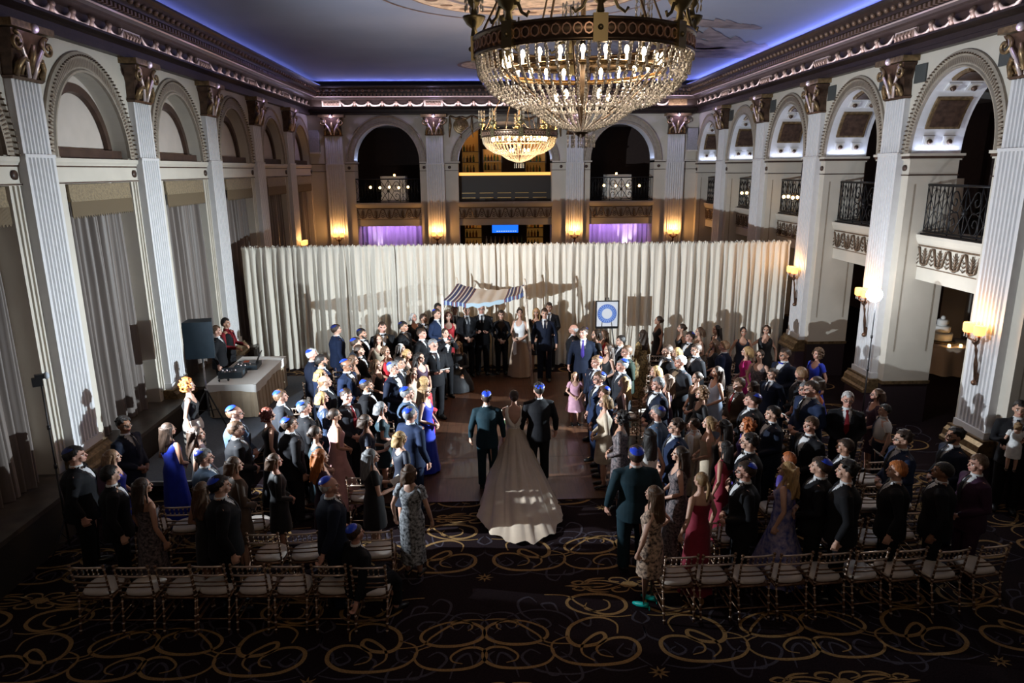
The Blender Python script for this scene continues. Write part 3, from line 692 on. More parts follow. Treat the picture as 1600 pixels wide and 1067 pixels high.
swags(FL, YL0-BAY-PW/2, BAY, 6); swags(FR, YR0-BAY-PW/2, BAY, 6)
swags(FB, BPX[0], BPX[1]-BPX[0], 1); swags(FB, BPX[1], BPX[2]-BPX[1], 1); swags(FB, BPX[2], BPX[3]-BPX[2], 1)
mb = MB(); wbox(mb, FB, BPX[3]-.36, BPX[3]+.36, -.07, 0, 7.8, 8.03, 0); trim(mb, [GILT])

# ------------------------------------------------------------------ rooms seen through the openings
mb = MB()
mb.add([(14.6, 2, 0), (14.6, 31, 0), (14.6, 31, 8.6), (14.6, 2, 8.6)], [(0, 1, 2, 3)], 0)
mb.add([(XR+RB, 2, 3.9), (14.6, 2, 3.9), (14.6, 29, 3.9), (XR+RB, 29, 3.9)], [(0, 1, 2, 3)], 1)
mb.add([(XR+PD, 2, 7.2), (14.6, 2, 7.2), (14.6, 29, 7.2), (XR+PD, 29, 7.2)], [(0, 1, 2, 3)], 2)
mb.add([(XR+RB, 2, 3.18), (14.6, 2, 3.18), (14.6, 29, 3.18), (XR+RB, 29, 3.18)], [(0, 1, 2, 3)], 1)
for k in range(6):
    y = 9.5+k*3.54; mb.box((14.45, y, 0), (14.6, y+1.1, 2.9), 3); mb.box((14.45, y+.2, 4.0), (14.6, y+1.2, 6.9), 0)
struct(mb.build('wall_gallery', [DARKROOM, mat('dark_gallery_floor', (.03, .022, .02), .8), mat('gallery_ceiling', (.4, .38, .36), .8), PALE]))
# white partition wall ends upstairs (right arches)
mb = MB()
for i in (1, 2):
    y = YR0+i*BAY+1.6; mb.box((XR+1.3, y, 3.9), (XR+2.4, y+.12, 7.2), 0)
trim(mb, [CREAM2])
mb = MB()
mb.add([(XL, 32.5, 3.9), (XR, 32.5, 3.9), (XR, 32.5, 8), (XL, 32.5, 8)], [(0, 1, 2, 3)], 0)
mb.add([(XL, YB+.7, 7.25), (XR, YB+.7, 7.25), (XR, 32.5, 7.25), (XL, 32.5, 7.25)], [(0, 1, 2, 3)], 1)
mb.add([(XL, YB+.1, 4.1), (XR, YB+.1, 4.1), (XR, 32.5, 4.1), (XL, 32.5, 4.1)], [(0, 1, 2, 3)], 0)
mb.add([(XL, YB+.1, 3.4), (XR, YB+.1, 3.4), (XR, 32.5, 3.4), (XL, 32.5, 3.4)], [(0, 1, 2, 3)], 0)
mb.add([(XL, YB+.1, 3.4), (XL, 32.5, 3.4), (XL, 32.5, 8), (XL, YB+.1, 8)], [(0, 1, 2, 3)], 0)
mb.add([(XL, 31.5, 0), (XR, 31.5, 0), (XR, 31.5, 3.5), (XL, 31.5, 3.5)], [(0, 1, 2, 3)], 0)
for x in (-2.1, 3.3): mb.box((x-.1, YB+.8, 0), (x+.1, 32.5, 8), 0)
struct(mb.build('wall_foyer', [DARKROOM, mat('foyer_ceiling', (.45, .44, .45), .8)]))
# purple-lit sheer drapes behind the lower openings
SHEER = mat('sheer_white_drape', (.62, .58, .66), .7, sheen=.3)
for x0, x1, nm in ((-5.3, -2.45, 'left'), (4.0, 6.9, 'right')):
    mb = MB(); n = 100; vs = []
    for k in range(n+1):
        x = x0+(x1-x0)*k/n; y = 29.6+.06*sin(k*.9)+.04*sin(k*.37)
        vs += [(x, y, 0.02), (x, y, 3.38)]
    mb.add(vs, [(2*k, 2*k+2, 2*k+3, 2*k+1) for k in range(n)], 0, True)
    tag(mb.build('sheer_drape', SHEER), 'purple-lit sheer drape behind the %s lower opening of the back wall' % nm, 'drape')
    light('uplight_purple', 'AREA', ((x0+x1)/2, 29.05, 3.25), 34, (.6, .32, 1), target=((x0+x1)/2, 29.7, 1.6), size=2.2, size_y=.2)
light('uplight_white', 'SPOT', (-4.55, 29.3, 2.0), 35, (.95, .8, 1), target=(-4.5, 29.6, 3.3), size=.03, spot=50)
light('uplight_white', 'SPOT', (5.9, 29.3, 2.0), 60, (1, .85, .9), target=(5.95, 29.6, 3.3), size=.03, spot=60)
# ------------------------------------------------------------------ white pipe-and-drape across the hall
YD = 19.0
DRAPE = mat('ivory_drape', (.68, .635, .55), .65, noise=.05, nscale=2, sheen=.25, stretch=(3, 3, .3))
PIPE = mat('brushed_pipe', (.4, .4, .42), .35, metal=1)
t = thing('pipe_and_drape', 'tall ivory pleated drape hung on a pipe frame across the whole hall', 'drape', (0, YD, 0))
xs = [-6.62+15.0*k/11 for k in range(12)]
rng = random.Random(3)
for j in range(11):
    mb = MB(); a, b = xs[j], xs[j+1]+.03; n = 110; vs = []; ph = rng.random()*6; w1 = rng.uniform(.36, .46); w2 = rng.uniform(.14, .2)
    for k in range(n+1):
        u = k/n; x = a+(b-a)*u
        for zi, z in enumerate((.015, .6, 1.6, 2.6, 3.18, 3.33, 3.4, 3.45+.035*sin(k*1.05+ph)*sin(k*.5))):
            am = (1.15, 1.1, 1, .9, .55, .35, .3, .5)[zi]
            y = (.045*sin(k*w1+ph)+.05*sin(k*w2+ph*2)+.008*sin(k*.9+z*.3))*am
            if zi == 7: y += .05*sin(k*1.7)
            vs.append((x+(.012*sin(z*2+k*.2)), y-(.05 if zi == 6 else 0), z))
    mb.add(vs, [(8*k+i, 8*k+8+i, 8*k+9+i, 8*k+1+i) for k in range(n) for i in range(7)], 0, True)
    mb.build('drape_panel', DRAPE, t)
mb = MB(); mb.tube([(-6.6, .1, 3.36), (8.36, .1, 3.36)], .022, 6); mb.build('top_pipe', PIPE, t)
for x in xs[::2]:
    mb = MB(); mb.tube([(x, .16, .02), (x, .16, 3.4)], .025, 6); mb.box((x-.2, .06, 0), (x+.2, .4, .015)); mb.build('upright', PIPE, t)

# ------------------------------------------------------------------ chuppah
BIRCH = mat('birch_bark', (.6, .52, .43), .7, noise=.35, nscale=18, bump=.4, bscale=30, stretch=(1, 1, .4))
t = thing('wedding_canopy', 'striped cloth wedding canopy on four birch poles in front of the drape', 'canopy', (0, 17.6, 0))
CW = mat('tallit_wool_white', (.62, .6, .56), .8); CN = mat('tallit_navy_stripe', (.03, .04, .12), .8); CM = mat('tallit_maroon_stripe', (.13, .05, .05), .8); CT = mat('tallit_pale_blue', (.24, .31, .36), .8)
cor = [(-1.12, -.55, 2.26), (.93, -.35, 2.4), (1.02, .75, 2.42), (-.8, .75, 2.48)]
mb = MB(); nx, ny = 60, 14; vs = []
def canopy(u, v, dz=0):
    x = (1-v)*((1-u)*cor[0][0]+u*cor[1][0])+v*((1-u)*cor[3][0]+u*cor[2][0])
    y = (1-v)*((1-u)*cor[0][1]+u*cor[1][1])+v*((1-u)*cor[3][1]+u*cor[2][1])
    z = (1-v)*((1-u)*cor[0][2]+u*cor[1][2])+v*((1-u)*cor[3][2]+u*cor[2][2])
    return (x, y, z-.16*sin(pi*u)*(1-.2*sin(pi*v))-.05*sin(pi*v)+.01*sin(u*40)+dz)
for i in range(nx+1):
    for j in range(ny+1): vs.append(canopy(i/nx, j/ny))
    vs.append(tuple(Vector(canopy(i/nx, 0))+Vector((0, -.02, -.1-.015*sin(i*.8)))))
R_ = ny+2
for i in range(nx):
    u = i/nx; mi = 0
    if u < .28 or u > .72: mi = (2, 1, 0, 1, 1, 0, 1, 2, 0)[i % 9]
    for j in range(ny): mb.add([vs[i*R_+j], vs[(i+1)*R_+j], vs[(i+1)*R_+j+1], vs[i*R_+j+1]], [(0, 1, 2, 3)], mi, True)
    mb.add([vs[i*R_+ny+1], vs[(i+1)*R_+ny+1], vs[(i+1)*R_], vs[i*R_]], [(0, 1, 2, 3)], mi if mi else 3, True)
mb.build('canopy_cloth', [CW, CN, CM, CT], t)
for (x, y, z), (fx, fy) in zip(cor, ((-1.2, -.6), (1.12, -.62), (1.1, .8), (-.85, .8))):
    mb = MB(); mb.tube([(fx, fy, .02), ((fx+x)/2+.02, (fy+y)/2, z/2), (x, y, z+.06), (x-.03, y, z+.16)], [.038, .034, .03, .026], 8)
    mb.tube([(x, y, z-.3), (x+.1, y+.02, z-.1)], [.014, .008], 5); mb.build('birch_pole', BIRCH, t)
# microphone stand
p = ground(770, 586); t = thing('microphone_stand', 'black microphone stand between the bald man and the officiant', 'microphone stand', p)
mb = MB(); mb.lathe([(0, .03), (.13, .025), (.14, 0)], n=16); mb.build('base', BLACK, t)
mb = MB(); mb.tube([(0, 0, .02), (0, 0, 1.45)], .012, 6); mb.build('pole', BLACK, t)
mb = MB(); mb.tube([(0, 0, 1.45), (0, -.02, 1.5), (0, -.05, 1.62)], [.014, .018, .026], 8); mb.build('microphone', IRON, t)

# framed sign on an easel
t = thing('easel_sign', 'framed white sign with a round blue papercut ornament on an easel', 'sign', (3.17, 18.0, 0))
mb = MB(); z0, z1, w = 1.3, 2.02, .31
for a, b in (((-w, -.02, z0), (-w+.025, .02, z1)), ((w-.025, -.02, z0), (w, .02, z1)), ((-w+.02, -.02, z0), (w-.02, .02, z0+.025)), ((-w+.02, -.02, z1-.025), (w-.02, .02, z1))): mb.box(a, b)
mb.build('frame', BLACK, t)
SB = mat('papercut_blue', (.07, .16, .55), .6); SBL = mat('papercut_light_blue', (.25, .4, .8), .6)
mb = MB(); mb.box((-w+.02, -.005, z0+.02), (w-.02, .015, z1-.02), 0)
cz = (z0+z1)/2+.01
for k in range(48):
    a0, a1 = 2*pi*k/48, 2*pi*(k+1)/48
    for r0, r1, mi in ((.235, .255, 1), (.185, .232, 2 if k % 2 else 1), (.15, .182, 1 if k % 2 else 2), (.138, .148, 2)):
        mb.add([(r0*cos(a0), -.008, cz+r0*sin(a0)), (r0*cos(a1), -.008, cz+r0*sin(a1)), (r1*cos(a1), -.008, cz+r1*sin(a1)), (r1*cos(a0), -.008, cz+r1*sin(a0))], [(0, 1, 2, 3)], mi)
mb.build('picture', [mat('sign_paper', (.75, .77, .82), .6), SB, SBL], t)
for x0 in (-.25, .25):
    mb = MB(); mb.tube([(x0*1.25, -.05, 0), (x0*.15, .03, 2.1)], .014, 6); mb.build('easel_leg', BLACK, t)
mb = MB(); mb.tube([(0, .55, 0), (0, .04, 1.95)], .014, 6); mb.build('easel_leg', BLACK, t)
mb = MB(); mb.box((-.3, -.04, 1.27), (.3, .02, 1.295)); mb.build('easel_ledge', BLACK, t)

# ------------------------------------------------------------------ wall sconces
SHADE = mat('amber_shade', (.8, .45, .15), .6, emit=(1, .47, .12), estr=2.2)
RUST = mat('antique_bronze_stem', (.13, .07, .045), .4, metal=.7, noise=.3)
CRYS = mat('clear_crystal', (.95, .93, .9), .05, trans=.6, spec=.9)
def sconce(F, s, zt, label, wall_d=-PP, e=9, copy_from=None):
    o = F(s, wall_d, zt)
    base = Vector(o); G = lambda a, d, z: tuple(Vector(F(s+a, wall_d+d, zt+z))-base)
    t = thing('wall_sconce', label, 'wall lamp', base)
    mb = MB()
    for sg in (-1, 1):
        mb.tube([G(0, -.03, -1.0), G(sg*.03, -.06, -.7), G(-sg*.02, -.09, -.45), G(sg*.03, -.13, -.3), G(sg*.12, -.17, -.26), G(sg*.13, -.18, -.18)], [.02, .018, .016, .018, .02, .03], 6)
    mb.ball(G(0, -.04, -1.02), .05, 8, 6); mb.ball(G(0, -.12, -.3), .06, 8, 6); mb.build('stem', RUST, t)
    mb = MB(); mb.ball(G(0, -.01, -.95), .07, 8, 6, 0, (.7, .4, 1.6)); mb.build('back_plate', RUST, t)
    for sg in (-1, 1):
        mb = MB(); c = G(sg*.13, -.18, 0)
        mb.lathe([(.075, -.16), (.09, -.13), (.092, -.02), (.085, .0), (.08, -.02), (.084, -.12), (.0, -.15)], c, 14); mb.build('lamp_shade', SHADE, t)
        mb = MB()
        for k in range(5):
            a = 2*pi*k/5; mb.tube([(c[0]+.05*cos(a), c[1]+.05*sin(a), c[2]-.17), (c[0]+.05*cos(a), c[1]+.05*sin(a), c[2]-.24)], [.008, .012], 5)
        mb.build('crystal_drop', CRYS, t)
        light('sconce_bulb', 'POINT', base+Vector(c)+Vector((0, 0, .06)), e, (1, .5, .16), size=.04)
    return t
for i, nm in enumerate(('nearest right pilaster, beside the tall white flutes', 'pilaster behind the bright right flash', 'right pilaster at the end of the white drape')):
    sconce(FR, YR0+i*BAY-PW/2+.02, 2.85, 'two-shade amber sconce on the ' + nm)
for x, nm in zip(BPX, ('leftmost back-wall pilaster', 'back-wall pilaster left of the bar', 'back-wall pilaster right of the bar', 'rightmost back-wall pilaster')):
    sconce(FB, x, 3.02, 'two-shade amber sconce low on the ' + nm, e=16)
sconce(FL, YL0+4*BAY-PW/2, 3.0, 'two-shade amber sconce on the last pilaster of the left wall', e=6)

# ------------------------------------------------------------------ chandeliers
BEAD = mat('crystal_bead', (.95, .9, .82), .04, trans=.55, spec=.8, ior=1.55)
BEADW = mat('warm_lit_crystal_bead', (1, .9, .7), .6, trans=.75, spec=.8, ior=1.55)
BULB = mat('chandelier_bulb', (1, .85, .6), .5, emit=(1, .78, .52), estr=18)
BULBH = mat('bright_chandelier_bulb', (1, .8, .5), .5, emit=(1, .66, .32), estr=60)
def octa(mb, c, r, s=1.0):
    x, y, z = c; k = len(mb.v)
    vs = []
    for (dx, dy, dz) in ((0, 0, 1), (.75, 0, .55), (.23, .71, .55), (-.6, .44, .55), (-.6, -.44, .55), (.23, -.71, .55), (.6, .44, -.55), (-.23, .71, -.55), (-.75, 0, -.55), (-.23, -.71, -.55), (.6, -.44, -.55), (0, 0, -1)):
        vs.append((x+dx*r, y+dy*r, z+dz*r*s))
    fs = [(0,1,2),(0,2,3),(0,3,4),(0,4,5),(0,5,1),(1,6,2),(2,7,3),(3,8,4),(4,9,5),(5,10,1),(2,6,7),(3,7,8),(4,8,9),(5,9,10),(1,10,6),(11,7,6),(11,8,7),(11,9,8),(11,10,9),(11,6,10)]
    mb.add(vs, fs)
def chandelier(cx, cy, zr, label, beadm, bulbm, estr, ns, bead, rng, colr):
    t = thing('chandelier', label, 'chandelier', (cx, cy, zr)); R_ = .86
    # pierced band
    mb = MB(); n = 72
    mb.lathe([(R_-.02, -.075), (R_+.012, -.075), (R_+.012, -.055), (R_, -.05), (R_, .05), (R_+.015, .055), (R_+.015, .075), (R_-.02, .075)], n=n, mi=0)
    for k in range(n):
        a = 2*pi*k/n; c = Vector((R_*cos(a), R_*sin(a), 0)); tg = Vector((-sin(a), cos(a), 0))
        for q in range(8):
            b0, b1 = 2*pi*q/8, 2*pi*(q+1)/8
            p0 = c+tg*.034*cos(b0)+Vector((0, 0, .04*sin(b0))); p1 = c+tg*.034*cos(b1)+Vector((0, 0, .04*sin(b1)))
            o_ = Vector((cos(a), sin(a), 0))*.012
            mb.add([p0+o_, p1+o_, p1*1.0+o_*.2+tg*0, p0+o_*.2], [(0, 1, 2, 3)], 1)
            mb.add([p0+o_, p1+o_, c+(p1-c)*.75+o_, c+(p0-c)*.75+o_], [(0, 1, 2, 3)], 1)
    mb.build('band', [DBRASS, mat('rose_brass_filigree', (.6, .38, .28), .35, metal=.6)], t)
    # square bosses, urn holders and arms
    for k in range(8):
        a = 2*pi*k/8-pi/2; ca, sa = cos(a), sin(a); M = Matrix.Rotation(a+pi/2, 4, 'Z')
        P = lambda x, y, z: tuple((M @ Vector((x, y-R_, z))))
        mb = MB(); i0 = 0; mb.box((-.05, -.03, -.09), (.05, .02, .09)); mb.ball((0, -.03, 0), .02, 8, 6)
        mb.lathe([(.0, .09), (.03, .1), (.02, .15), (.06, .18), (.085, .22), (.09, .24), (.03, .25), (.02, .3), (.045, .33), (.05, .36), (.0, .38)], (0, 0, 0), 12)
        for sg in (-1, 1): mb.tube([(0, 0, .2), (sg*.09, 0, .19), (sg*.12, 0, .13), (sg*.17, 0, .1), (sg*.19, 0, .13)], [.012, .014, .012, .012, .01], 5)
        mb.xf(lambda x, y, z: P(x, y, z)); mb.build('urn_bracket', mat('olive_brass', (.2, .165, .09), .38, metal=.8), t)
        mb = MB()
        for q in range(7):
            b0 = 2*pi*q/7; x0, y0 = .07*cos(b0), .07*sin(b0)
            for z in (.36, .30, .43, .5): octa(mb, P(x0, y0, z), .011, 2.6)
        mb.tube([P(0, 0, .33), P(0, 0, .5)], .01, 5); [mb.tube([P(0, 0, .44), P(.07*cos(2*pi*q/7), .07*sin(2*pi*q/7), .5), P(.07*cos(2*pi*q/7), .07*sin(2*pi*q/7), .28)], .003, 3) for q in range(7)]; mb.build('prism_cluster', beadm, t)
    # candle bulbs on an inner ring
    mb = MB(); mb.lathe([(.62, -.2), (.645, -.19), (.645, -.17), (.62, -.16)], n=48); mb.build('inner_ring', BRASS, t)
    for k in range(24):
        a = 2*pi*(k+.5)/24; rr = .63
        mb = MB(); mb.lathe([(.0, .04), (.012, .03), (.019, .008), (.017, -.01), (.009, -.025), (.009, -.06), (0, -.06)], (rr*cos(a), rr*sin(a), -.1), 8); mb.build('bulb', bulbm, t)
    for k in range(5):
        a = 2*pi*k/5+.2; mb = MB(); mb.lathe([(.0, .045), (.014, .03), (.021, .008), (.017, -.01), (.009, -.03), (0, -.04)], (.22*cos(a), .22*sin(a), -.36), 8); mb.build('bulb', bulbm, t)
    # basket of bead strands
    prof = [(0, R_-.01, -.08), (.25, R_-.03, -.2), (.5, R_-.12, -.32), (.72, .56, -.43), (.85, .4, -.46), (1, .3, -.45)]
    prof2 = [(0, .5, -.34), (.3, .44, -.45), (.6, .27, -.56), (1, .06, -.63)]
    def sample(pr, u):
        for (a, r0, z0), (b, r1, z1) in zip(pr[:-1], pr[1:]):
            if u <= b:
                q = (u-a)/(b-a); return r0+(r1-r0)*q, z0+(z1-z0)*q
        return pr[-1][1:]
    for k in range(ns):
        a = 2*pi*k/ns; mb = MB(); nb = int(.98/(bead*2.6))
        for q in range(nb):
            u = (q+.5)/nb; r, z = sample(prof, u); jr = rng.uniform(-.006, .006)
            octa(mb, ((r+jr)*cos(a)+jr, (r+jr)*sin(a)-jr, z), bead*(1.15-.45*u))
        mb.tube([(sample(prof, u)[0]*cos(a), sample(prof, u)[0]*sin(a), sample(prof, u)[1]) for u in (0, .25, .5, .72, .85, .99)], .0022, 3, cap=False)
        mb.build('bead_strand', beadm, t)
    for k in range(36):
        a = 2*pi*(k+.5)/36; mb = MB(); nb = int(.62/(bead*2))
        for q in range(nb):
            r, z = sample(prof2, (q+.5)/nb); octa(mb, (r*cos(a), r*sin(a), z), bead*.75)
        mb.tube([(sample(prof2, u)[0]*cos(a), sample(prof2, u)[0]*sin(a), sample(prof2, u)[1]) for u in (0, .3, .6, .99)], .0022, 3, cap=False)
        mb.build('lower_bead_strand', beadm, t)
    mb = MB()
    for k in range(6):
        a = 2*pi*k/6+.3; mb.tube([(R_*.97*cos(a), R_*.97*sin(a), -.03), (.4*cos(a), .4*sin(a), -.4), (.05*cos(a), .05*sin(a), -.62)], .008, 5)
    mb.tube([(0, 0, .2), (0, 0, -.62)], .022, 8); mb.lathe([(0, -.6), (.07, -.6), (.08, -.625), (.04, -.66), (.0, -.68)], n=12); mb.build('frame_rods', DBRASS, t)
    for k in range(14):
        a = 2*pi*k/14; rr = .11 if k % 2 else .07; mb = MB()
        for q in range(3): octa(mb, (rr*cos(a), rr*sin(a), -.67-.035*q), .011, 1.8)
        mb.build('pendant', beadm, t)
    mb = MB()
    for k in range(8):
        a = 2*pi*k/8+pi/8; mb.tube([(R_*cos(a), R_*sin(a), .07), (.06*cos(a), .06*sin(a), 1.5)], .009, 5)
    mb.tube([(0, 0, .1), (0, 0, ZC-zr)], .02, 8); mb.lathe([(0, 1.62), (.09, 1.6), (.12, 1.5), (.05, 1.45), (0, 1.44)], n=14); mb.build('suspension_rods', DBRASS, t)
    for k in range(6):
        a = 2*pi*k/6; light('chandelier_glow', 'SPOT', (cx+.5*cos(a), cy+.5*sin(a), zr-.02), estr, colr, target=(cx+.5*cos(a), cy+.5*sin(a), 0), size=.05, spot=165, blend=.4)
    if estr > 20:
        for k in range(5): light('chandelier_inner_glow', 'POINT', (cx+.34*cos(2*pi*k/5+.2), cy+.34*sin(2*pi*k/5+.2), zr-.26), 48, colr, size=.06)
    return t
chandelier(XM, 5.9, 6.33, 'huge crystal-basket chandelier with a pierced brass band, nearest the camera', BEAD, BULB, 14, 72, .0155, random.Random(4), (1, .82, .64))
chandelier(XM, 16.7, 6.2, 'smaller-looking glowing golden crystal chandelier hanging farther down the hall', BEADW, BULBH, 22, 60, .015, random.Random(5), (1, .6, .28))

# ------------------------------------------------------------------ flash stands
def flash_stand(p, foot, label, aim, on):
    t = thing('flash_stand', label, 'flash lamp', (p.x, p.y, foot)); H_ = p.z-foot
    mb = MB(); mb.tube([(0, 0, .12), (0, 0, H_*.5)], .017, 6); mb.tube([(0, 0, H_*.5), (0, 0, H_-.08)], .011, 6)
    for z in (.6, H_*.5, H_*.72): mb.tube([(0, 0, z), (0, 0, z+.06)], .024, 6)
    mb.build('pole', BLACK, t)
    for k in range(3):
        a = 2*pi*k/3+.4; mb = MB(); mb.tube([(0, 0, .55), (.42*cos(a), .42*sin(a), .015)], .011, 5); mb.tube([(0, 0, .2), (.24*cos(a), .24*sin(a), .25)], .008, 5); mb.build('leg', BLACK, t)
    a = Vector(aim)-p; ang = atan2(a.y, a.x); M = Matrix.Rotation(ang, 4, 'Z')
    mb = MB(); mb.box((-.1, -.035, H_-.1), (.02, .035, H_+.02)); mb.box((-.06, -.038, H_+.0), (.06, .038, H_+.06)); mb.xf(lambda x, y, z: tuple(M @ Vector((x, y, z)))); mb.build('flash_body', BLACK, t)
    mb = MB(); mb.ball((.1 if on else .075, 0, H_+.03), .14 if on else .05, 12, 8, 0, (.8, 1.1, 1)); mb.xf(lambda x, y, z: tuple(M @ Vector((x, y, z))))
    mb.build('diffuser_dome', mat('lit_flash_dome', (1, 1, 1), .5, emit=(.86, .94, 1), estr=160) if on else mat('frosted_diffuser', (.5, .55, .62), .5), t)
    return t
flash_stand(FLASH_L+Vector((-.05, -.04, 0)), 0, 'black light stand with an unlit-looking frosted flash beside the left wall', (6.5, 19, 3), False)
flash_stand(FLASH_R+Vector((.08, 0, 0)), 0, 'black light stand with the brilliantly lit white flash on the right', (-3.5, 5, 2), True)

# ------------------------------------------------------------------ disc jockey table, loudspeaker, gear
SKIRT = mat('tan_table_skirt', (.42, .33, .23), .6, noise=.08, nscale=4, sheen=.2)
TZ = .3; x0, x1, y0, y1 = -5.93, -4.95, 14.22, 16.45
t = thing('skirted_table', 'long table with a white top cloth and tan box-pleated skirt on the stage', 'table', ((x0+x1)/2, (y0+y1)/2, TZ))
hx, hy = (x1-x0)/2, (y1-y0)/2
mb = MB(); mb.box((-hx+.02, -hy+.02, .7), (hx-.02, hy-.02, .735)); mb.build('tabletop', DKWOOD, t)
mb = MB()
def skirt_ring(hx, hy, step=.03):
    P = []; 
    for (ax, ay, bx, by) in ((-hx, -hy, hx, -hy), (hx, -hy, hx, hy), (hx, hy, -hx, hy), (-hx, hy, -hx, -hy)):
        L_ = sqrt((bx-ax)**2+(by-ay)**2); n = int(L_/step)
        for k in range(n): P.append((ax+(bx-ax)*k/n, ay+(by-ay)*k/n, (by-ay)/L_, -(bx-ax)/L_))
    return P
P = skirt_ring(hx, hy); vs = []
for k, (x, y, nx_, ny_) in enumerate(P):
    ph = (k*.03/.22) % 1; tri = (0 if ph < .12 else (.028 if ph < .9 else .012))
    for z, am in ((.02, 1.3), (.4, 1), (.72, .4)): vs.append((x+nx_*tri*am, y+ny_*tri*am, z))
n = len(P); mb.add(vs, [(3*k+j, 3*((k+1) % n)+j, 3*((k+1) % n)+j+1, 3*k+j+1) for k in range(n) for j in range(2)])
mb.build('pleated_skirt', SKIRT, t)
mb = MB(); e = .035
mb.box((-hx-e, -hy-e, .742), (hx+e, hy+e, .752))
P = skirt_ring(hx+e, hy+e, .06); n = len(P); vs = []
for k, (x, y, nx_, ny_) in enumerate(P): vs += [(x, y, .75), (x+nx_*.012*sin(k), y+ny_*.012*sin(k), .585+.03*sin(k*.21))]
mb.add(vs, [(2*k, 2*((k+1) % n), 2*((k+1) % n)+1, 2*k+1) for k in range(n)], 0, True); mb.build('top_cloth', WHITE, t)
TT = TZ+.754
def gear(name, label, cat, x, y, sx, sy, sz, rz=0, extra=None):
    t = thing(name, label, cat, (x, y, TT), rz); mb = MB(); mb.box((-sx/2, -sy/2, 0), (sx/2, sy/2, sz)); mb.build('housing', mat('slate_gear_case', (.03, .045, .06), .4), t)
    if extra: extra(t, sx, sy, sz)
    return t
def knobs(t, sx, sy, sz):
    for k in range(8):
        mb = MB(); mb.lathe([(0, .02), (.016, .02), (.018, 0)], (-sx/2+.05+(k % 4)*.09, -sy/2+.06+(k//4)*.12, sz), 8); mb.build('knob', SILVR if k % 3 else BLACK, t)
gear('audio_mixer', 'dark audio mixer box at the near end of the skirted table', 'mixer', -5.62, 14.85, .5, .42, .13, .05, knobs)
gear('media_player', 'flat dark player box under the open laptop', 'player', -5.5, 15.5, .5, .5, .1, .1, knobs)
t = thing('laptop', 'open laptop with a bright orange sticker on top of the player box', 'laptop', (-5.5, 15.6, TT+.101), .1)
mb = MB(); mb.box((-.17, -.14, 0), (.17, .12, .018)); mb.build('keyboard_base', mat('laptop_grey', (.25, .26, .28), .4), t)
mb = MB(); mb.add([(.17, -.14, .018), (.17, .12, .018), (.27, .12, .24), (.27, -.14, .24), (.18, -.14, .012), (.18, .12, .012), (.285, .12, .235), (.285, -.14, .235)], [(0, 1, 2, 3), (4, 7, 6, 5), (0, 3, 7, 4), (1, 5, 6, 2), (3, 2, 6, 7)]); mb.build('screen', BLACK, t)
mb = MB(); mb.box((-.12, -.1, .018), (.0, .06, .021)); mb.build('orange_sticker', mat('orange_sticker', (.75, .12, .03), .5), t)
t = thing('headphones', 'black headphones lying on the near edge of the table', 'headphones', (-5.66, 14.42, TT), .3)
mb = MB(); mb.tube([(-.09, 0, .03), (-.08, .06, .04), (0, .1, .045), (.08, .06, .04), (.09, 0, .03)], .01, 6); mb.build('headband', BLACK, t)
for sg in (-1, 1):
    mb = MB(); mb.ball((sg*.09, -.01, .035), .04, 10, 6, 0, (.6, 1, .85)); mb.build('ear_cup', BLACK, t)
# loudspeaker on tripod
sp = Vector((-5.76, 13.72, TZ))
t = thing('speaker_stand', 'black tripod speaker stand at the near left edge of the stage', 'speaker stand', sp)
mb = MB(); mb.tube([(0, 0, .25), (0, 0, 1.5)], .02, 8); mb.tube([(0, 0, .75), (0, 0, .82)], .035, 8); mb.build('pole', PIPE, t)
for k in range(3):
    a = 2*pi*k/3-.3; mb = MB(); mb.tube([(0, 0, .8), (.5*cos(a) if k else .44, .5*sin(a) if k else -.2, .015)], .016, 6); mb.tube([(0, 0, .35), (.25*cos(a), .25*sin(a), .4)], .01, 5); mb.build('leg', BLACK, t)
t = thing('loudspeaker', 'large black loudspeaker mounted on the tripod stand beside the disc jockeys', 'loudspeaker', (sp.x, sp.y, sp.z+1.5), radians(12))
SPK = mat('speaker_blue_black', (.012, .02, .028), .6, noise=.1, spec=.2)
mb = MB(); mb.add([(-.22, .2, 0), (.22, .2, 0), (.27, -.2, 0), (-.27, -.2, 0), (-.22, .2, .74), (.22, .2, .74), (.27, -.2, .74), (-.27, -.2, .74)], [(0, 1, 2, 3), (7, 6, 5, 4), (0, 4, 5, 1), (1, 5, 6, 2), (2, 6, 7, 3), (3, 7, 4, 0)]); mb.build('cabinet', SPK, t)
mb = MB(); mb.box((-.2, .2, .03), (.2, .215, .71)); mb.build('grille', BLACK, t)
mb = MB(); mb.tube([(-.276, -.03, .3), (-.29, -.03, .33), (-.29, -.03, .45), (-.276, -.03, .48)], .012, 6); mb.build('handle', PIPE, t)

# ------------------------------------------------------------------ gallery tables, cake, bar
TEA = mat('tea_light_flame', (1, .6, .2), .5, emit=(1, .55, .18), estr=14)
def cloth_table(x, y, z, w, h, label, group=None, m=WHITE):
    t = thing('cocktail_table', label, 'table', (x, y, z), 0, group)
    mb = MB(); mb.box((-w/2, -w/2, h-.02), (w/2, w/2, h)); mb.build('tabletop', WHITE, t)
    mb = MB(); n = 64; vs = []
    for k in range(n):
        a = 2*pi*k/n; r = w/2/max(abs(cos(a)), abs(sin(a)))
        for zz, f in ((h+.004, 1.01), (h*.6, 1.0+.05*sin(6*a)), (.03, 1.06+.09*sin(8*a))): vs.append((r*f*cos(a), r*f*sin(a), zz))
    mb.add(vs, [(3*k+j, 3*((k+1) % n)+j, 3*((k+1) % n)+j+1, 3*k+j+1) for k in range(n) for j in range(2)], 0, True)
    mb.add([vs[3*k] for k in range(n)], [tuple(range(n))]); mb.build('cloth', m, t); return t
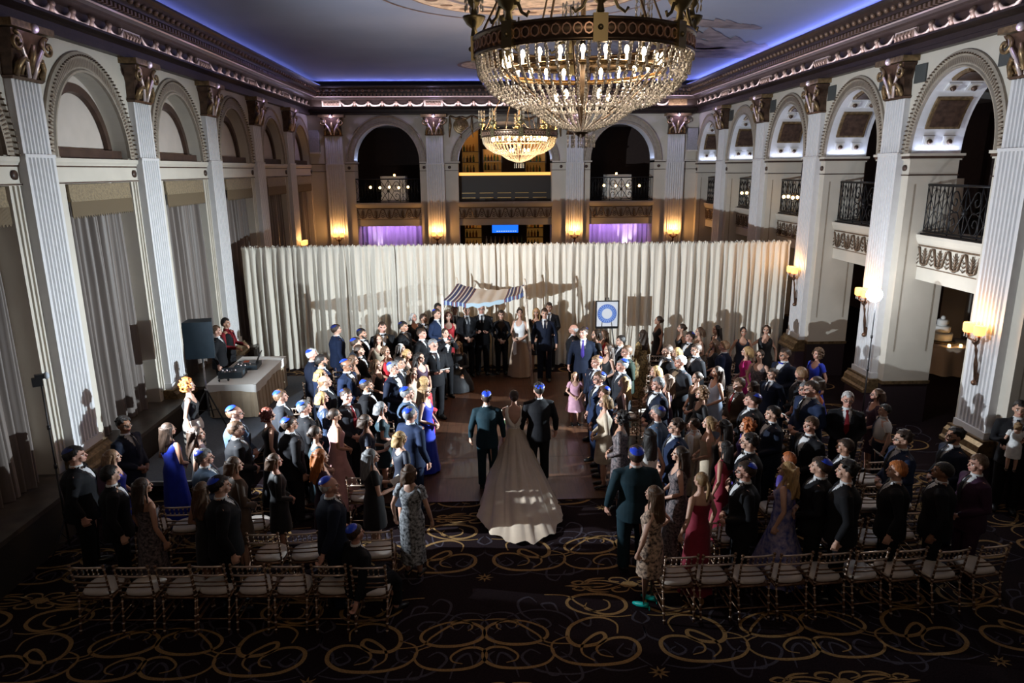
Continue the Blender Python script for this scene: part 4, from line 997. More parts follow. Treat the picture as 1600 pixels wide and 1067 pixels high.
cloth_table(-3.75, 29.4, 4.1, .98, 1.08, 'white-clothed high table behind the railing of the left back arch')
cloth_table(5.45, 29.4, 4.1, .98, 1.08, 'white-clothed high table behind the railing of the right back arch')
cloth_table(9.75, 11.9, 3.9, .95, 1.25, 'white-clothed high table on the nearest right balcony')
cloth_table(9.75, 15.35, 3.9, .95, 1.25, 'white-clothed high table on the second right balcony')
def candle(x, y, z, label, group=None, r=.035):
    mb = MB(); mb.lathe([(0, 0), (r, 0), (r*1.1, r*1.6), (r*.8, r*2.2), (0, r*2.2)], n=8, smooth=True); o = mb.build('tea_light', TEA, None, (x, y, z)); tag(o, label, 'candle', group); return o
candle(-3.72, 29.3, 5.19, 'lone tea light on the high table in the left back arch')
candle(5.4, 29.3, 5.19, 'lone tea light on the high table in the right back arch')
def globe_string(F, a, b, d, z, n, label):
    o = Vector(F((a+b)/2, d, z)); t = thing('globe_light_string', label, 'string lights', o)
    mb = MB(); mb.tube([tuple(Vector(F(a+(b-a)*k/8, d, z+.06-.05*sin(pi*k/8)))-o) for k in range(9)], .006, 4); mb.build('cord', BLACK, t)
    for k in range(n):
        s = a+(b-a)*(k+.5)/n; mb = MB(); mb.ball(tuple(Vector(F(s, d, z-.03-.02*(k % 2)))-o), .05, 8, 6); mb.build('globe_bulb', mat('globe_bulb', (1, .7, .3), .5, emit=(1, .62, .25), estr=9), t)
globe_string(FB, -4.75, -2.9, .03, 4.8, 5, 'five warm globe lights along the left back balcony railing')
globe_string(FB, 4.5, 6.4, .03, 4.8, 4, 'four warm globe lights along the right back balcony railing')
for i, n in ((2, 6), (3, 4)):
    sc = YR0+i*BAY+1.41; globe_string(FR, sc-.9, sc+.95, RB-.05, 4.62, n, 'warm globe lights on the %s right balcony railing' % ('third' if i == 2 else 'fourth'))
for F, a, b, d, z, nm in ((FB, -5.1, -4.8, .08, 4.7, 'x'),): pass
# cake table in the lower right arcade
p = ground(1478, 535, .75)
TANC = mat('champagne_tablecloth', (.36, .27, .2), .5, sheen=.4)
t = thing('round_table', 'round cake table with a champagne satin cloth in the right arcade', 'table', (p.x, p.y, 0))
mb = MB(); mb.lathe([(0, .75), (.72, .75), (.74, .72)], n=48); mb.build('tabletop', WHITE, t)
mb = MB(); vs = []; n = 96
for k in range(n):
    a = 2*pi*k/n
    for zz, r in ((.757, .0), (.757, .75), (.72, .77), (.4, .8+.03*sin(11*a)), (.02, .86+.07*sin(11*a))): vs.append((r*cos(a), r*sin(a), zz))
mb.add(vs, [(5*k+j, 5*((k+1) % n)+j, 5*((k+1) % n)+j+1, 5*k+j+1) for k in range(n) for j in range(4)], 0, True); mb.build('cloth', TANC, t)
t = thing('wedding_cake', 'three-tier white wedding cake on the round table in the right arcade', 'cake', (p.x-.1, p.y+.1, .76))
ICE = mat('white_icing', (.8, .79, .76), .5)
mb = MB(); mb.lathe([(0, .06), (.34, .06), (.36, .0), (0, 0)], n=24); mb.build('cake_stand', DBRASS, t)
for z, r, h in ((.06, .27, .2), (.26, .2, .19), (.45, .13, .17)):
    mb = MB(); mb.lathe([(0, z), (r, z), (r+.01, z+h-.03), (r-.02, z+h), (0, z+h)], n=28); mb.build('cake_tier', ICE, t)
mb = MB(); mb.ball((0, 0, .66), .06, 10, 8); mb.build('cake_topper', ICE, t)
for k, nm in enumerate(('leftmost', 'middle', 'rightmost')): candle(p.x-.28+.3*k, p.y-.55-.02*k, .76, nm+' tea light on the front edge of the cake table', 'tea lights on the cake table')
light('gallery_glow', 'POINT', (10.5, 15.5, 2.6), 12, (1, .7, .45), size=.2)
light('gallery_glow', 'POINT', (10.6, 12.5, 6.6), 10, (1, .6, .35), size=.2)
light('foyer_glow', 'POINT', (XM, 29.8, 6.6), 10, (1, .6, .3), size=.2)

# the bar behind the middle arch
AMB = mat('amber_backlit_panel', (.5, .25, .07), .5, emit=(1, .45, .08), estr=.07, noise=0)
GLS = [mat('bottle_amber', (.5, .22, .04), .1, trans=.4), mat('bottle_green', (.1, .16, .05), .1, trans=.4), mat('bottle_clear', (.8, .7, .5), .08, trans=.5), mat('bottle_dark', (.06, .03, .02), .1)]
bproto = []
for k in range(4):
    mb = MB(); mb.lathe([(0, 0), (.045, 0), (.048, .02), (.048, .19+.02*k), (.02, .25+.02*k), (.017, .33+.02*k), (.02, .34+.02*k), (0, .34+.02*k)], n=8); bproto.append(mb)
def shelf_unit(x0, x1, z0, z1, y, rows, label, rng, where):
    t = thing('bar_shelf', label, 'shelf', ((x0+x1)/2, y, z0)); w = (x1-x0)/2
    mb = MB(); mb.box((-w, .2, 0), (w, .24, z1-z0)); mb.build('backlit_panel', AMB, t)
    for k, z in enumerate(rows):
        mb = MB(); mb.box((-w, -.05, z-z0-.025), (w, .2, z-z0)); mb.build('shelf_board', DKWOOD, t)
    for sg in (-1, 1): mb = MB(); mb.box((sg*w-.02, -.05, 0), (sg*w+.02, .22, z1-z0)); mb.build('side_post', DKWOOD, t)
    light('shelf_led', 'AREA', ((x0+x1)/2, y-.1, z1-.02), 1.3, (1, .55, .15), target=((x0+x1)/2, y+.1, z0), size=x1-x0, size_y=.05)
    for z in rows:
        n = int((x1-x0-.1)/.135)
        for k in range(n):
            q = rng.randrange(4); o = bproto[q].build('bottle', GLS[rng.randrange(4)], None, (x0+.1+.135*k, y+.08, z)); o.scale = (1, 1, min(1, .28/.36))
            tag(o, 'bottle standing on the %s' % where, 'bottle', 'bottles on the %s' % where)
rb = random.Random(9)
shelf_unit(-1.02, -.28, 5.3, 7.1, 31.4, (5.32, 5.75, 6.2), 'amber backlit bottle shelf at the upper left of the middle back arch', rb, 'upper left bar shelf')
shelf_unit(-.1, .72, 5.3, 6.3, 31.6, (5.42, 5.8), 'amber backlit bottle shelf upstairs just left of the far chandelier', rb, 'upper bar shelf left of centre')
shelf_unit(1.75, 2.65, 5.3, 6.6, 31.4, (5.32, 5.75), 'amber backlit bottle shelf at the upper right of the middle back arch', rb, 'upper right bar shelf')
shelf_unit(-.95, -.2, 2.1, 3.35, 30.6, (2.15, 2.55, 2.95), 'amber backlit bottle shelf left of the blue television', rb, 'lower left bar shelf')
shelf_unit(1.75, 2.5, 2.1, 3.35, 30.6, (2.15, 2.55, 2.95), 'amber backlit bottle shelf right of the blue television', rb, 'lower right bar shelf')
t = thing('bar_counter', 'dark upper bar counter with a glowing orange edge in the middle back arch', 'bar counter', (.78, YB+.4, 4.16))
mb = MB(); mb.box((-1.84, .0, 1.02), (1.84, .5, 1.08)); mb.build('counter_top', DKWOOD, t)
mb = MB(); mb.box((-1.84, -.04, 1.03), (1.84, 0, 1.15)); mb.build('glowing_edge', mat('orange_glow_edge', (.8, .4, .1), .4, emit=(1, .45, .1), estr=1.3), t)
mb = MB(); mb.box((-1.84, .05, 0), (1.84, .45, 1.02)); 
mb.build('counter_front', mat('dark_bar_front', (.014, .009, .007), .5), t)
for z in (.33, .14):
    for k in range(5): 
        mb = MB(); mb.box((-1.75+.72*k, .02, z), (-1.2+.72*k, .05, z+.025)); mb.build('brass_inlay', mat('brass_inlay', (.4, .28, .12), .3, metal=.8), t)
tag(struct(trim(MB(), [IRON])) if False else thing('television', 'wall television showing a plain blue screen behind the bar', 'television', (.82, 30.7, 3.0)), 'wall television showing a plain blue screen behind the bar', 'television')
tv = [o for o in COL.objects if o.name == 'television'][0]
mb = MB(); mb.box((-.6, 0, -.3), (.6, .06, .36)); mb.build('bezel', BLACK, tv)
mb = MB(); mb.box((-.57, -.01, -.27), (.57, .0, .33)); mb.build('screen', mat('blue_screen', (.02, .1, .8), .4, emit=(.01, .13, .95), estr=1.6), tv)
mb = MB(); 
for k in range(9): mb.box((-.38+.1*k, -.015, -.215), (-.31+.1*k, -.01, -.19))
mb.build('caption_bar', mat('screen_caption', (.8, .85, 1), .4, emit=(.6, .75, 1), estr=1), tv)
for k in range(9):
    q = rb.randrange(4); o = bproto[q].build('bottle', GLS[rb.randrange(4)], None, (-.0+.19*k, 30.3, 2.25)); tag(o, 'bottle standing in front of the blue television', 'bottle', 'bottles below the television')
t = thing('bar_counter', 'lower bar counter hidden behind the white drape', 'bar counter', (.78, 30.3, 0))
mb = MB(); mb.box((-1.7, -.25, 0), (1.7, .25, 2.25)); mb.build('counter_front', DKWOOD, t)
# ------------------------------------------------------------------ people: body, hair and clothing builders
def fused(mb, voxel, smooth=2, deci=None, protect=None, fac=.5):
    me = bpy.data.meshes.new('t'); me.from_pydata(mb.v, [], mb.f); me.update()
    bm = bmesh.new(); bm.from_mesh(me); bmesh.ops.recalc_face_normals(bm, faces=bm.faces); bm.to_mesh(me); bm.free()
    o = bpy.data.objects.new('t', me); COL.objects.link(o)
    r = o.modifiers.new('r', 'REMESH'); r.mode = 'VOXEL'; r.voxel_size = voxel; r.use_smooth_shade = True
    if smooth:
        s = o.modifiers.new('s', 'SMOOTH'); s.factor = fac; s.iterations = smooth
    dg = bpy.context.evaluated_depsgraph_get(); dg.update()
    m2 = bpy.data.meshes.new_from_object(o.evaluated_get(dg)); bpy.data.objects.remove(o); bpy.data.meshes.remove(me)
    if deci:
        o = bpy.data.objects.new('t', m2); COL.objects.link(o); vg = o.vertex_groups.new(name='g')
        if protect:
            idx = [v.index for v in m2.vertices if protect(v.co)]; rest = [v.index for v in m2.vertices if not protect(v.co)]
            vg.add(rest, 1.0, 'REPLACE'); vg.add(idx, 0.0, 'REPLACE')
        d = o.modifiers.new('d', 'DECIMATE'); d.ratio = deci
        if protect: d.vertex_group = 'g'; d.vertex_group_factor = 3
        dg = bpy.context.evaluated_depsgraph_get(); dg.update()
        m3 = bpy.data.meshes.new_from_object(o.evaluated_get(dg)); bpy.data.objects.remove(o); bpy.data.meshes.remove(m2); m2 = m3
        m2.polygons.foreach_set('use_smooth', [True]*len(m2.polygons))
    return m2
V3 = Vector
def arms(pose, sex):
    """[(shoulder, elbow, wrist, hand direction, palm normal)] for right (+x) and left (-x)"""
    sw = .185 if sex == 'm' else .158; out = []
    for sg in (1, -1):
        S = V3((sg*sw, -.005, 1.425)); q = pose
        if q == 'clasp': E, W, d, n = (sg*.255, -.03, 1.15), (sg*.085, .2, 1.0+.015*sg), (-sg*.82, .3, -.35), (0, -.9, -.2)
        elif q == 'side': E, W, d, n = (sg*.27, -.05, 1.15), (sg*.29, .04, .91), (0, .15, -1), (-sg, 0, 0)
        elif q == 'book': E, W, d, n = (sg*.24, .02, 1.13), (sg*.12, .27, 1.13), (-sg*.45, .75, .25), (-sg*.3, 0, .9)
        elif q == 'hip': E, W, d, n = ((.36, -.06, 1.17), (.2, .04, 1.05), (-.3, .7, -.6), (-1, 0, 0)) if sg > 0 else ((-.25, -.05, 1.14), (-.262, .03, .9), (0, .15, -1), (1, 0, 0))
        elif q == 'link': E, W, d, n = (sg*.26, -.05, 1.16), (sg*.2, .2, 1.13), (-sg*.5, .8, .1), (-sg*.4, 0, -.8)
        elif q == 'lens': E, W, d, n = (sg*.26, .08, 1.28), (sg*.1, .25, 1.5), (-sg*.6, .5, .5), (-sg*.8, .3, 0)
        elif q == 'reach': E, W, d, n = ((.26, -.08, 1.16), (.3, -.2, .95), (0, -.3, -1), (0, -1, 0)) if sg > 0 else ((-.25, -.05, 1.14), (-.2, .16, 1.0), (.6, .6, -.3), (.6, 0, -.6))
        elif q == 'desk': E, W, d, n = (sg*.24, .06, 1.16), (sg*.17, .32, 1.12), (-sg*.1, .95, -.3), (0, -.2, -1)
        elif q == 'baby': E, W, d, n = (sg*.25, .04, 1.15), (-sg*.02+.03, .24, 1.17+.07*sg), (-sg*.95, .2, 0), (0, .0, 1)
        if sg > 0 or True: out.append((S, V3(E), V3(W), V3(d).normalized(), V3(n).normalized()))
    return out
def hand(mb, W, d, n, curl=.5):
    s = d.cross(n).normalized(); n = s.cross(d)
    mb.tube([W-d*.01, W+d*.03, W+d*.085], [.023, .03, .03], 8, 0, True, [(1, 1)]*3)
    k0 = len(mb.v)
    mb.tube([W+d*.02-s*.02, W+d*.085-s*.026], [.016, .014], 6); mb.tube([W+d*.02+s*.02, W+d*.085+s*.026], [.016, .014], 6)
    for j, L_ in enumerate((.062, .076, .08, .07)):
        b = W+d*.082+s*(-.031+.0205*j); c = curl*(1+.12*j)
        d1 = (d*cos(c*.5)+n*sin(c*.5)); d2 = (d*cos(c*1.5)+n*sin(c*1.5))
        mb.tube([b-d*.02, b+d1*L_*.5, b+d1*L_*.5+d2*L_*.5], [.0105, .0098, .0082], 6)
    b = W+d*.025+s*(.03); t_ = (d*.6+s*.6+n*.35).normalized()
    mb.tube([b-s*.015, b+t_*.035, b+t_*.035+(d*.8+n*.5).normalized()*.03], [.014, .012, .009], 6)
HZ = 1.5
def head_parts(mb, sex, hy):
    R_ = Matrix.Rotation(hy, 3, 'Z'); k0 = len(mb.v); f = .95 if sex == 'f' else 1
    mb.ball((0, -.008, 1.678), 1, 16, 12, 0, (.077*f, .098*f, .104))
    mb.tube([(0, .035, 1.7), (0, .042, 1.65), (0, .052, 1.61), (0, .064, 1.572)], [.056*f, .058*f, .048*f, .026*f], 12, flat=[(1.05, .8), (1.05, .8), (1.05, .85), (1.1, .9)])
    mb.tube([(0, .0, 1.62), (0, .035, 1.595)], [.062*f, .045*f], 10)
    mb.tube([(0, .088, 1.685), (0, .101, 1.66), (0, .112, 1.643)], [.009, .011, .014], 6)
    mb.ball((0, .094, 1.613), 1, 8, 6, 0, (.024, .013, .010)); mb.ball((0, .08, 1.583), 1, 8, 6, 0, (.02, .015, .015))
    for sg in (-1, 1):
        mb.ball((sg*.078*f, -.008, 1.655), 1, 8, 6, 0, (.011, .02, .031)); mb.ball((sg*.03, .078, 1.692), 1, 8, 6, 0, (.026, .014, .008)); mb.ball((sg*.044, .062, 1.645), 1, 8, 6, 0, (.022, .02, .02))
    for i in range(k0, len(mb.v)): mb.v[i] = tuple(R_ @ (V3(mb.v[i])-V3((0, 0, HZ)))+V3((0, 0, HZ)))
TOR = {'m': [(.86, .15, .11), (.95, .165, .115), (1.08, .15, .102), (1.2, .158, .112), (1.33, .178, .12), (1.42, .168, .1), (1.47, .11, .075), (1.5, .06, .055)],
       'f': [(.86, .16, .12), (.95, .168, .125), (1.1, .118, .092), (1.2, .13, .1), (1.31, .148, .125), (1.41, .142, .092), (1.46, .09, .065), (1.5, .05, .05)]}
def torso(mb, sex, off=0, z0=.8, z1=1.6, n=20):
    T = [t for t in TOR[sex] if z0 <= t[0] <= z1]
    mb.tube([(0, -.005, t[0]) for t in T], 1.0, n, flat=[(t[1]+off, t[2]+off) for t in T])
MC = {}
def cached(key, fn):
    if key not in MC:
        MC[key] = fn(); MC[key].name = '_'.join(str(k) for k in key)
    return MC[key]
def body_mesh(sex, pose, hy):
    def mk():
        mb = MB(); torso(mb, sex); head_parts(mb, sex, hy); a_ = 1 if sex == 'm' else .82
        mb.tube([(0, -.012, 1.45), (0, -.01, 1.53), (0, .0, 1.6)], [.06*a_, .054*a_, .052*a_], 12)
        for S, E, Wr, d, n in arms(pose, sex):
            mb.tube([S*1.0+V3((-S.x*.25, 0, .01)), S, (S+E)/2, E, (E*2+Wr)/3, Wr], [.055*a_, .056*a_, .047*a_, .039*a_, .041*a_, .026*a_], 10)
            hand(mb, Wr, d, n, .6 if pose in ('clasp', 'book', 'link', 'side') else .9)
        if pose == 'sit':
            pass
        for sg in (-1, 1):
            mb.tube([(sg*.085, 0, .95), (sg*.09, 0, .85), (sg*.095, .012, .5), (sg*.095, -.008, .36), (sg*.095, -.015, .08)], [.09, .088*(.95 if sex == 'm' else 1), .055, .055, .036], 10)
            mb.tube([(sg*.095, -.04, .035), (sg*.1, .04, .035), (sg*.108, .14, .022)], [.034, .035, .022], 8)
        c, s = cos(hy), sin(hy)
        hands = [w for (_, _, w, _, _) in arms(pose, sex)]
        me = fused(mb, .0078, 1, .22, lambda p: p.z > 1.545 or any((p-h).length < .19 for h in hands), fac=.35)
        for nm in range(4): me.materials.append(None)
        for p in me.polygons:
            q = p.center; x, y, z = c*q.x+s*q.y, -s*q.x+c*q.y, q.z
            if y > .06 and z > 1.58:
                r = min(((abs(x)-.031)/.016)**2+((z-1.668)/.0085)**2, 9)
                if ((abs(x)-.031)/.008)**2+((z-1.668)/.0095)**2 < 1: p.material_index = 1
                elif r < 1: p.material_index = 3
                elif abs(z-1.692+.1*max(0, abs(x)-.035)) < .0055 and .012 < abs(x) < .052: p.material_index = 1
                elif ((x)/.025)**2+((z-1.612)/.009)**2 < 1 and y > .085: p.material_index = 2
        return me
    return cached(('body', sex, pose, round(hy, 2)), mk)
def jacket_mesh(sex, pose, long_=0, closed=False):
    def mk():
        mb = MB(); o = .024; dp = .03 if sex == 'm' else .0; T = [(t[0], t[1]+o, t[2]+o+dp*(1 if t[0] < 1.4 else .4)) for t in TOR[sex] if 1.0 < t[0] < 1.45]
        hem = [(.78-long_, .2, .18), (.88, .198, .178), (.98, .188, .168)]
        if sex == 'f': hem = [(.82-long_, .2, .16), (.9, .195, .152), (.98, .18, .138)]
        T = hem+T+[(1.475, .14, .088), (1.505, .09, .075), (1.53, .066, .068)]
        mb.tube([(0, -.008, t[0]) for t in T], 1.0, 24, flat=[(t[1], t[2]) for t in T])
        for S, E, Wr, d, n in arms(pose, sex):
            W2 = Wr-(Wr-E).normalized()*.02
            mb.tube([S+V3((-S.x*.3, 0, .0)), S+V3((0, 0, -.004)), (S+E)/2, E, (E+W2)/2, W2], [.07, .074, .064, .056, .05, .042], 12)
        me = fused(mb, .0135, 3, .5, fac=.5); me.materials.append(None); me.materials.append(None)
        bm = bmesh.new(); bm.from_mesh(me); kill = []
        zb = 1.19 if not closed else 1.36
        for f in bm.faces:
            q = f.calc_center_median(); w = .074*(q.z-zb)/(1.49-zb)
            if q.y > .03 and q.z > zb and abs(q.x) < w and q.z < 1.55: kill.append(f)
            elif q.y > .02 and q.z > zb-.02 and abs(q.x) < w+.032*(1 if q.z > 1.2 else .6): f.material_index = 1
            elif q.z > 1.522: kill.append(f)
        bmesh.ops.delete(bm, geom=kill, context='FACES'); bm.to_mesh(me); bm.free(); return me
    return cached(('jacket', sex, pose, long_, closed), mk)
def shirt_mesh(sex):
    def mk():
        mb = MB(); T = [(t[0], t[1]+.008, t[2]+(.04 if sex == 'm' else .018)) for t in TOR[sex] if 1.0 < t[0] < 1.4]+[(1.42, .145, .125), (1.47, .09, .09), (1.5, .06, .066)]
        mb.tube([(0, -.006, t[0]) for t in T], 1.0, 20, flat=[(t[1], t[2]) for t in T])
        mb.lathe([(.058, -.02), (.067, -.012), (.061, .028), (.056, .03)], (0, -.008, 1.515), 16, sx=1, sy=1.02)
        me = bpy.data.meshes.new('s'); me.from_pydata(mb.v, [], mb.f); me.polygons.foreach_set('use_smooth', [True]*len(mb.f)); me.materials.append(None); return me
    return cached(('shirt', sex), mk)
def simple(mb):
    me = bpy.data.meshes.new('s'); me.from_pydata(mb.v, [], mb.f); me.polygons.foreach_set('use_smooth', mb.sm); me.materials.append(None); me.update(); return me
def bow_mesh():
    def mk():
        mb = MB(); mb.ball((0, .078, 1.505), .012, 8, 6)
        for sg in (-1, 1): mb.add([(0, .085, 1.513), (sg*.05, .078, 1.527), (sg*.05, .078, 1.487), (0, .085, 1.497), (0, .066, 1.505), (sg*.045, .06, 1.507)], [(0, 1, 2, 3), (0, 1, 5, 4), (3, 4, 5, 2), (1, 2, 5)])
        return simple(mb)
    return cached(('bow',), mk)
def tie_mesh():
    def mk():
        mb = MB(); P = [(.016, .072, 1.52), (.022, .088, 1.495), (.014, .102, 1.48), (.026, .142, 1.4), (.034, .168, 1.3), (.036, .162, 1.2), (.0, .15, 1.12)]
        vs = [v for w, y, z in P for v in ((-w, y, z), (0, y+.008, z), (w, y, z))]
        mb.add(vs, [(3*i+j, 3*i+j+1, 3*i+j+4, 3*i+j+3) for i in range(len(P)-1) for j in (0, 1)], 0, True); return simple(mb)
    return cached(('tie',), mk)
def trouser_mesh(sex):
    def mk():
        mb = MB(); mb.tube([(0, -.005, z) for z in (.84, .9, 1.02)], 1.0, 20, flat=[(.17, .14), (.178, .15), (.165, .135)])
        for sg in (-1, 1): mb.tube([(sg*.085, 0, .9), (sg*.093, 0, .8), (sg*.098, .01, .5), (sg*.1, -.01, .1), (sg*.1, -.005, .055)], [.1, .1, .078, .07, .072], 14)
        me = fused(mb, .016, 3, .6); me.materials.append(None); return me
    return cached(('trousers', sex), mk)
def shoe_mesh(kind):
    def mk():
        mb = MB()
        for sg in (-1, 1):
            if kind == 'm': mb.tube([(sg*.1, -.07, .045), (sg*.1, .0, .05), (sg*.104, .1, .04), (sg*.11, .185, .028)], [.04, .047, .045, .026], 10); mb.box((sg*.1-.04, -.1, 0), (sg*.1+.04, -.03, .03))
            else: mb.tube([(sg*.095, -.05, .07), (sg*.098, .03, .045), (sg*.104, .1, .03), (sg*.108, .17, .02)], [.036, .037, .035, .016], 8); mb.tube([(sg*.095, -.07, .06), (sg*.095, -.08, 0)], [.014, .006], 5)
        return simple(mb)
    return cached(('shoes', kind), mk)
def dress_mesh(kind, cut):
    """cut: s strapless, t tank with V, c covered"""
    def mk():
        o = .021
        low = {'k': [(.52, .2, .175), (.7, .2, .165), (.82, .19, .15)], 'f': [(.5, .29, .26), (.65, .25, .22), (.82, .2, .16)],
               'l': [(.03, .27, .25), (.35, .225, .2), (.6, .205, .175), (.82, .19, .15)], 'g': [(.02, .42, .4), (.35, .32, .3), (.7, .225, .19), (.85, .19, .15)], 'm': [(.25, .19, .17), (.5, .18, .16), (.7, .185, .155), (.84, .188, .15)]}[kind]
        T = low+[(.95, .168+o, .125+o), (1.1, .118+o, .092+o), (1.2, .13+o, .1+o), (1.31, .148+o, .127+o)]
        T += [(1.35, .15+o, .12+o)] if cut == 's' else [(1.39, .143+o, .1+o), (1.44, .118+o, .08+o), (1.475, .085+o*.5, .062)]
        n = 40; vs = []; m = len(T)
        for i, (z, a, b) in enumerate(T):
            for k in range(n):
                t_ = 2*pi*k/n; w = max(0, (.85-z))/.85; pl = 1+w*(.05*sin(9*t_+z*2)+.03*sin(14*t_))
                zz = z
                if cut != 's' and z > 1.33:
                    # V neck in front, scoop behind, strap tops at the shoulders
                    fr = max(0, sin(t_)); bk = max(0, -sin(t_)); d = (.13*fr**3+(.07 if cut == 't' else .0)*bk**3) if cut == 't' else .03*fr**3
                    zz = z-d*(z-1.33)/.145
                if cut == 's' and z > 1.34: zz = z+.02*abs(cos(t_))*0+.015*abs(sin(2*t_))
                vs.append((a*pl*cos(t_), -.006+b*pl*sin(t_), zz))
        mb = MB(); mb.add(vs, [(i*n+k, i*n+(k+1) % n, (i+1)*n+(k+1) % n, (i+1)*n+k) for i in range(m-1) for k in range(n)], 0, True)
        return simple(mb)
    return cached(('dress', kind, cut), mk)
def sleeve_mesh(sex, pose, ln, side=0):
    def mk():
        mb = MB()
        for S, E, Wr, d, n in arms(pose, sex)[side:side+1]:
            P = [S+V3((-S.x*.2, 0, .012)), S, (S+E)/2] if ln == 'h' else [S+V3((-S.x*.2, 0, .012)), S, (S+E)/2, E, (E+Wr)/2, Wr-(Wr-E)*.08]
            mb.tube(P, [.058, .064, .06] if ln == 'h' else [.056, .062, .054, .048, .044, .036], 12, cap=False)
        return simple(mb)
    return cached(('sleeve', sex, pose, ln, side), mk)
def hair_mesh(kind):
    def mk():
        rng = random.Random(hash(kind) % 1000 if False else sum(map(ord, kind))); mb = MB()
        shell = lambda s=1.0: mb.ball((0, -.024, 1.692), 1, 16, 12, 0, (.084*s, .098*s, .102*s))
        if kind in ('short', 'bald', 'crop'):
            mb.ball((0, -.012, 1.684), 1, 28, 22, 0, (.0835, .106, .1095 if kind != 'crop' else .107))
            me = bpy.data.meshes.new('h'); me.from_pydata(mb.v, [], mb.f); bm = bmesh.new(); bm.from_mesh(me)
            kill = []
            for f in bm.faces:
                q = f.calc_center_median(); y = q.y
                line = 1.742 if y > .055 else (1.742-(.055-y)*1.1 if y > -.03 else 1.648-(-.03-y)*1.0)
                if abs(q.x) < .03 and y > .05: line -= .008
                if q.z < line or (kind == 'bald' and q.z > 1.70-(.4*min(0, y+.02))*0): kill.append(f)
            bmesh.ops.delete(bm, geom=kill, context='FACES')
            for v in bm.verts:
                d = (v.co-V3((0, -.012, 1.684))).normalized(); v.co += d*rng.uniform(-.001, .005)*(1.6 if kind == 'short' else .5)
                if kind == 'short' and v.co.z > 1.74: v.co.z += .008
            bm.to_mesh(me); bm.free(); me.polygons.foreach_set('use_smooth', [True]*len(me.polygons)); me.materials.append(None); return me
        if kind == 'mop':
            shell(.98)
            for k in range(60):
                a, b = rng.uniform(0, 2*pi), rng.uniform(0, 1.25); p = V3((sin(b)*cos(a)*.088, sin(b)*sin(a)*.1-.02, 1.695+cos(b)*.1))
                if p.y > .04 and p.z < 1.74: continue
                mb.ball(p, rng.uniform(.016, .024), 6, 5)
            vox = .0085
        else: vox = .0095; shell()
        def strand(a, z_end, r0=.02, out=.0, wav=.008, ph=0):
            x, y = .085*cos(a), -.024+.098*sin(a); P = []
            for k in range(9):
                u = k/8; z = 1.72-(1.72-z_end)*u
                P.append((x*(1+out*u)+wav*sin(u*9+ph), y*(1+out*u*.4)-.012*u+wav*cos(u*9+ph)-(.03*u if y < 0 else 0), z))
            mb.tube(P, [r0*(1-.45*(k/8)**2) for k in range(9)], 7)
        arc = [radians(-178+176*k/12) for k in range(13)]
        if kind == 'long':
            for k, a in enumerate(arc): strand(a, 1.3+.03*rng.random(), .024, .12, .004, k)
            for sg in (0, pi): strand(sg+(.35 if sg == 0 else -.35), 1.4, .016, .1, .004)
        elif kind == 'wavy':
            for k, a in enumerate(arc): strand(a, 1.26+.04*rng.random(), .026, .3, .014, k*1.3)
            for sg in (0, pi): strand(sg+(.35 if sg == 0 else -.35), 1.38, .02, .3, .012)
        elif kind == 'bob':
            for k, a in enumerate(arc): strand(a, 1.54+.01*rng.random(), .024, .12, .003, k)
            for sg in (.4, pi-.4): strand(sg, 1.56, .018, .1, .003)
        elif kind == 'curly':
            for k in range(230):
                a, b = rng.uniform(0, 2*pi), rng.uniform(0, 2.5); rr = rng.uniform(.9, 1.25)
                p = V3((sin(b)*cos(a)*.105*rr, sin(b)*sin(a)*.105*rr-.03, 1.675+cos(b)*.115*rr))
                if p.y > .03 and p.z < 1.735 and abs(p.x) < .075: continue
                if p.y > .06: continue
                mb.ball(p, rng.uniform(.014, .024), 6, 5)
        elif kind == 'curlong':
            for k in range(280):
                a, u = rng.uniform(-pi, 0), rng.random(); rr = rng.uniform(.95, 1.3)
                p = V3((cos(a)*.105*rr, sin(a)*.1*rr-.02, 1.74-.4*u)); mb.ball(p, rng.uniform(.014, .022), 6, 5)
        elif kind == 'updo':
            mb.ball((0, -.118, 1.665), 1, 12, 8, 0, (.048, .038, .045)); mb.tube([(.05, -.07, 1.64), (0, -.1, 1.61), (-.05, -.07, 1.64)], .02, 6)
        elif kind == 'pony':
            mb.ball((0, -.115, 1.69), .026, 8, 6); mb.tube([(0, -.12, 1.69), (.005, -.15, 1.62), (.0, -.14, 1.5), (.01, -.12, 1.38)], [.02, .03, .026, .01], 8)
        me = fused(mb, vox, 1, .55, fac=.4); me.materials.append(None); return me
    return cached(('hair', kind), mk)
def kippah_mesh():
    def mk():
        mb = MB(); mb.lathe([(.098*sin(t), .098*cos(t)) for t in [radians(x) for x in (0.1, 14, 28, 40, 50, 55)]], n=18)
        R_ = Matrix.Rotation(radians(26), 3, 'X')
        mb.xf(lambda x, y, z: tuple(R_ @ V3((x, y, z*1.0+.012))+V3((0, -.022, 1.69))))
        return simple(mb)
    return cached(('kippah',), mk)
def glasses_mesh():
    def mk():
        mb = MB()
        for sg in (-1, 1):
            mb.tube([(sg*.031+.021*cos(2*pi*k/12), .104-.01*abs(cos(2*pi*k/12)), 1.665+.015*sin(2*pi*k/12)) for k in range(13)], .0032, 4); mb.tube([(sg*.052, .094, 1.668), (sg*.08, .0, 1.668)], .0028, 4)
        mb.tube([(-.01, .108, 1.668), (.01, .108, 1.668)], .003, 4); return simple(mb)
    return cached(('glasses',), mk)
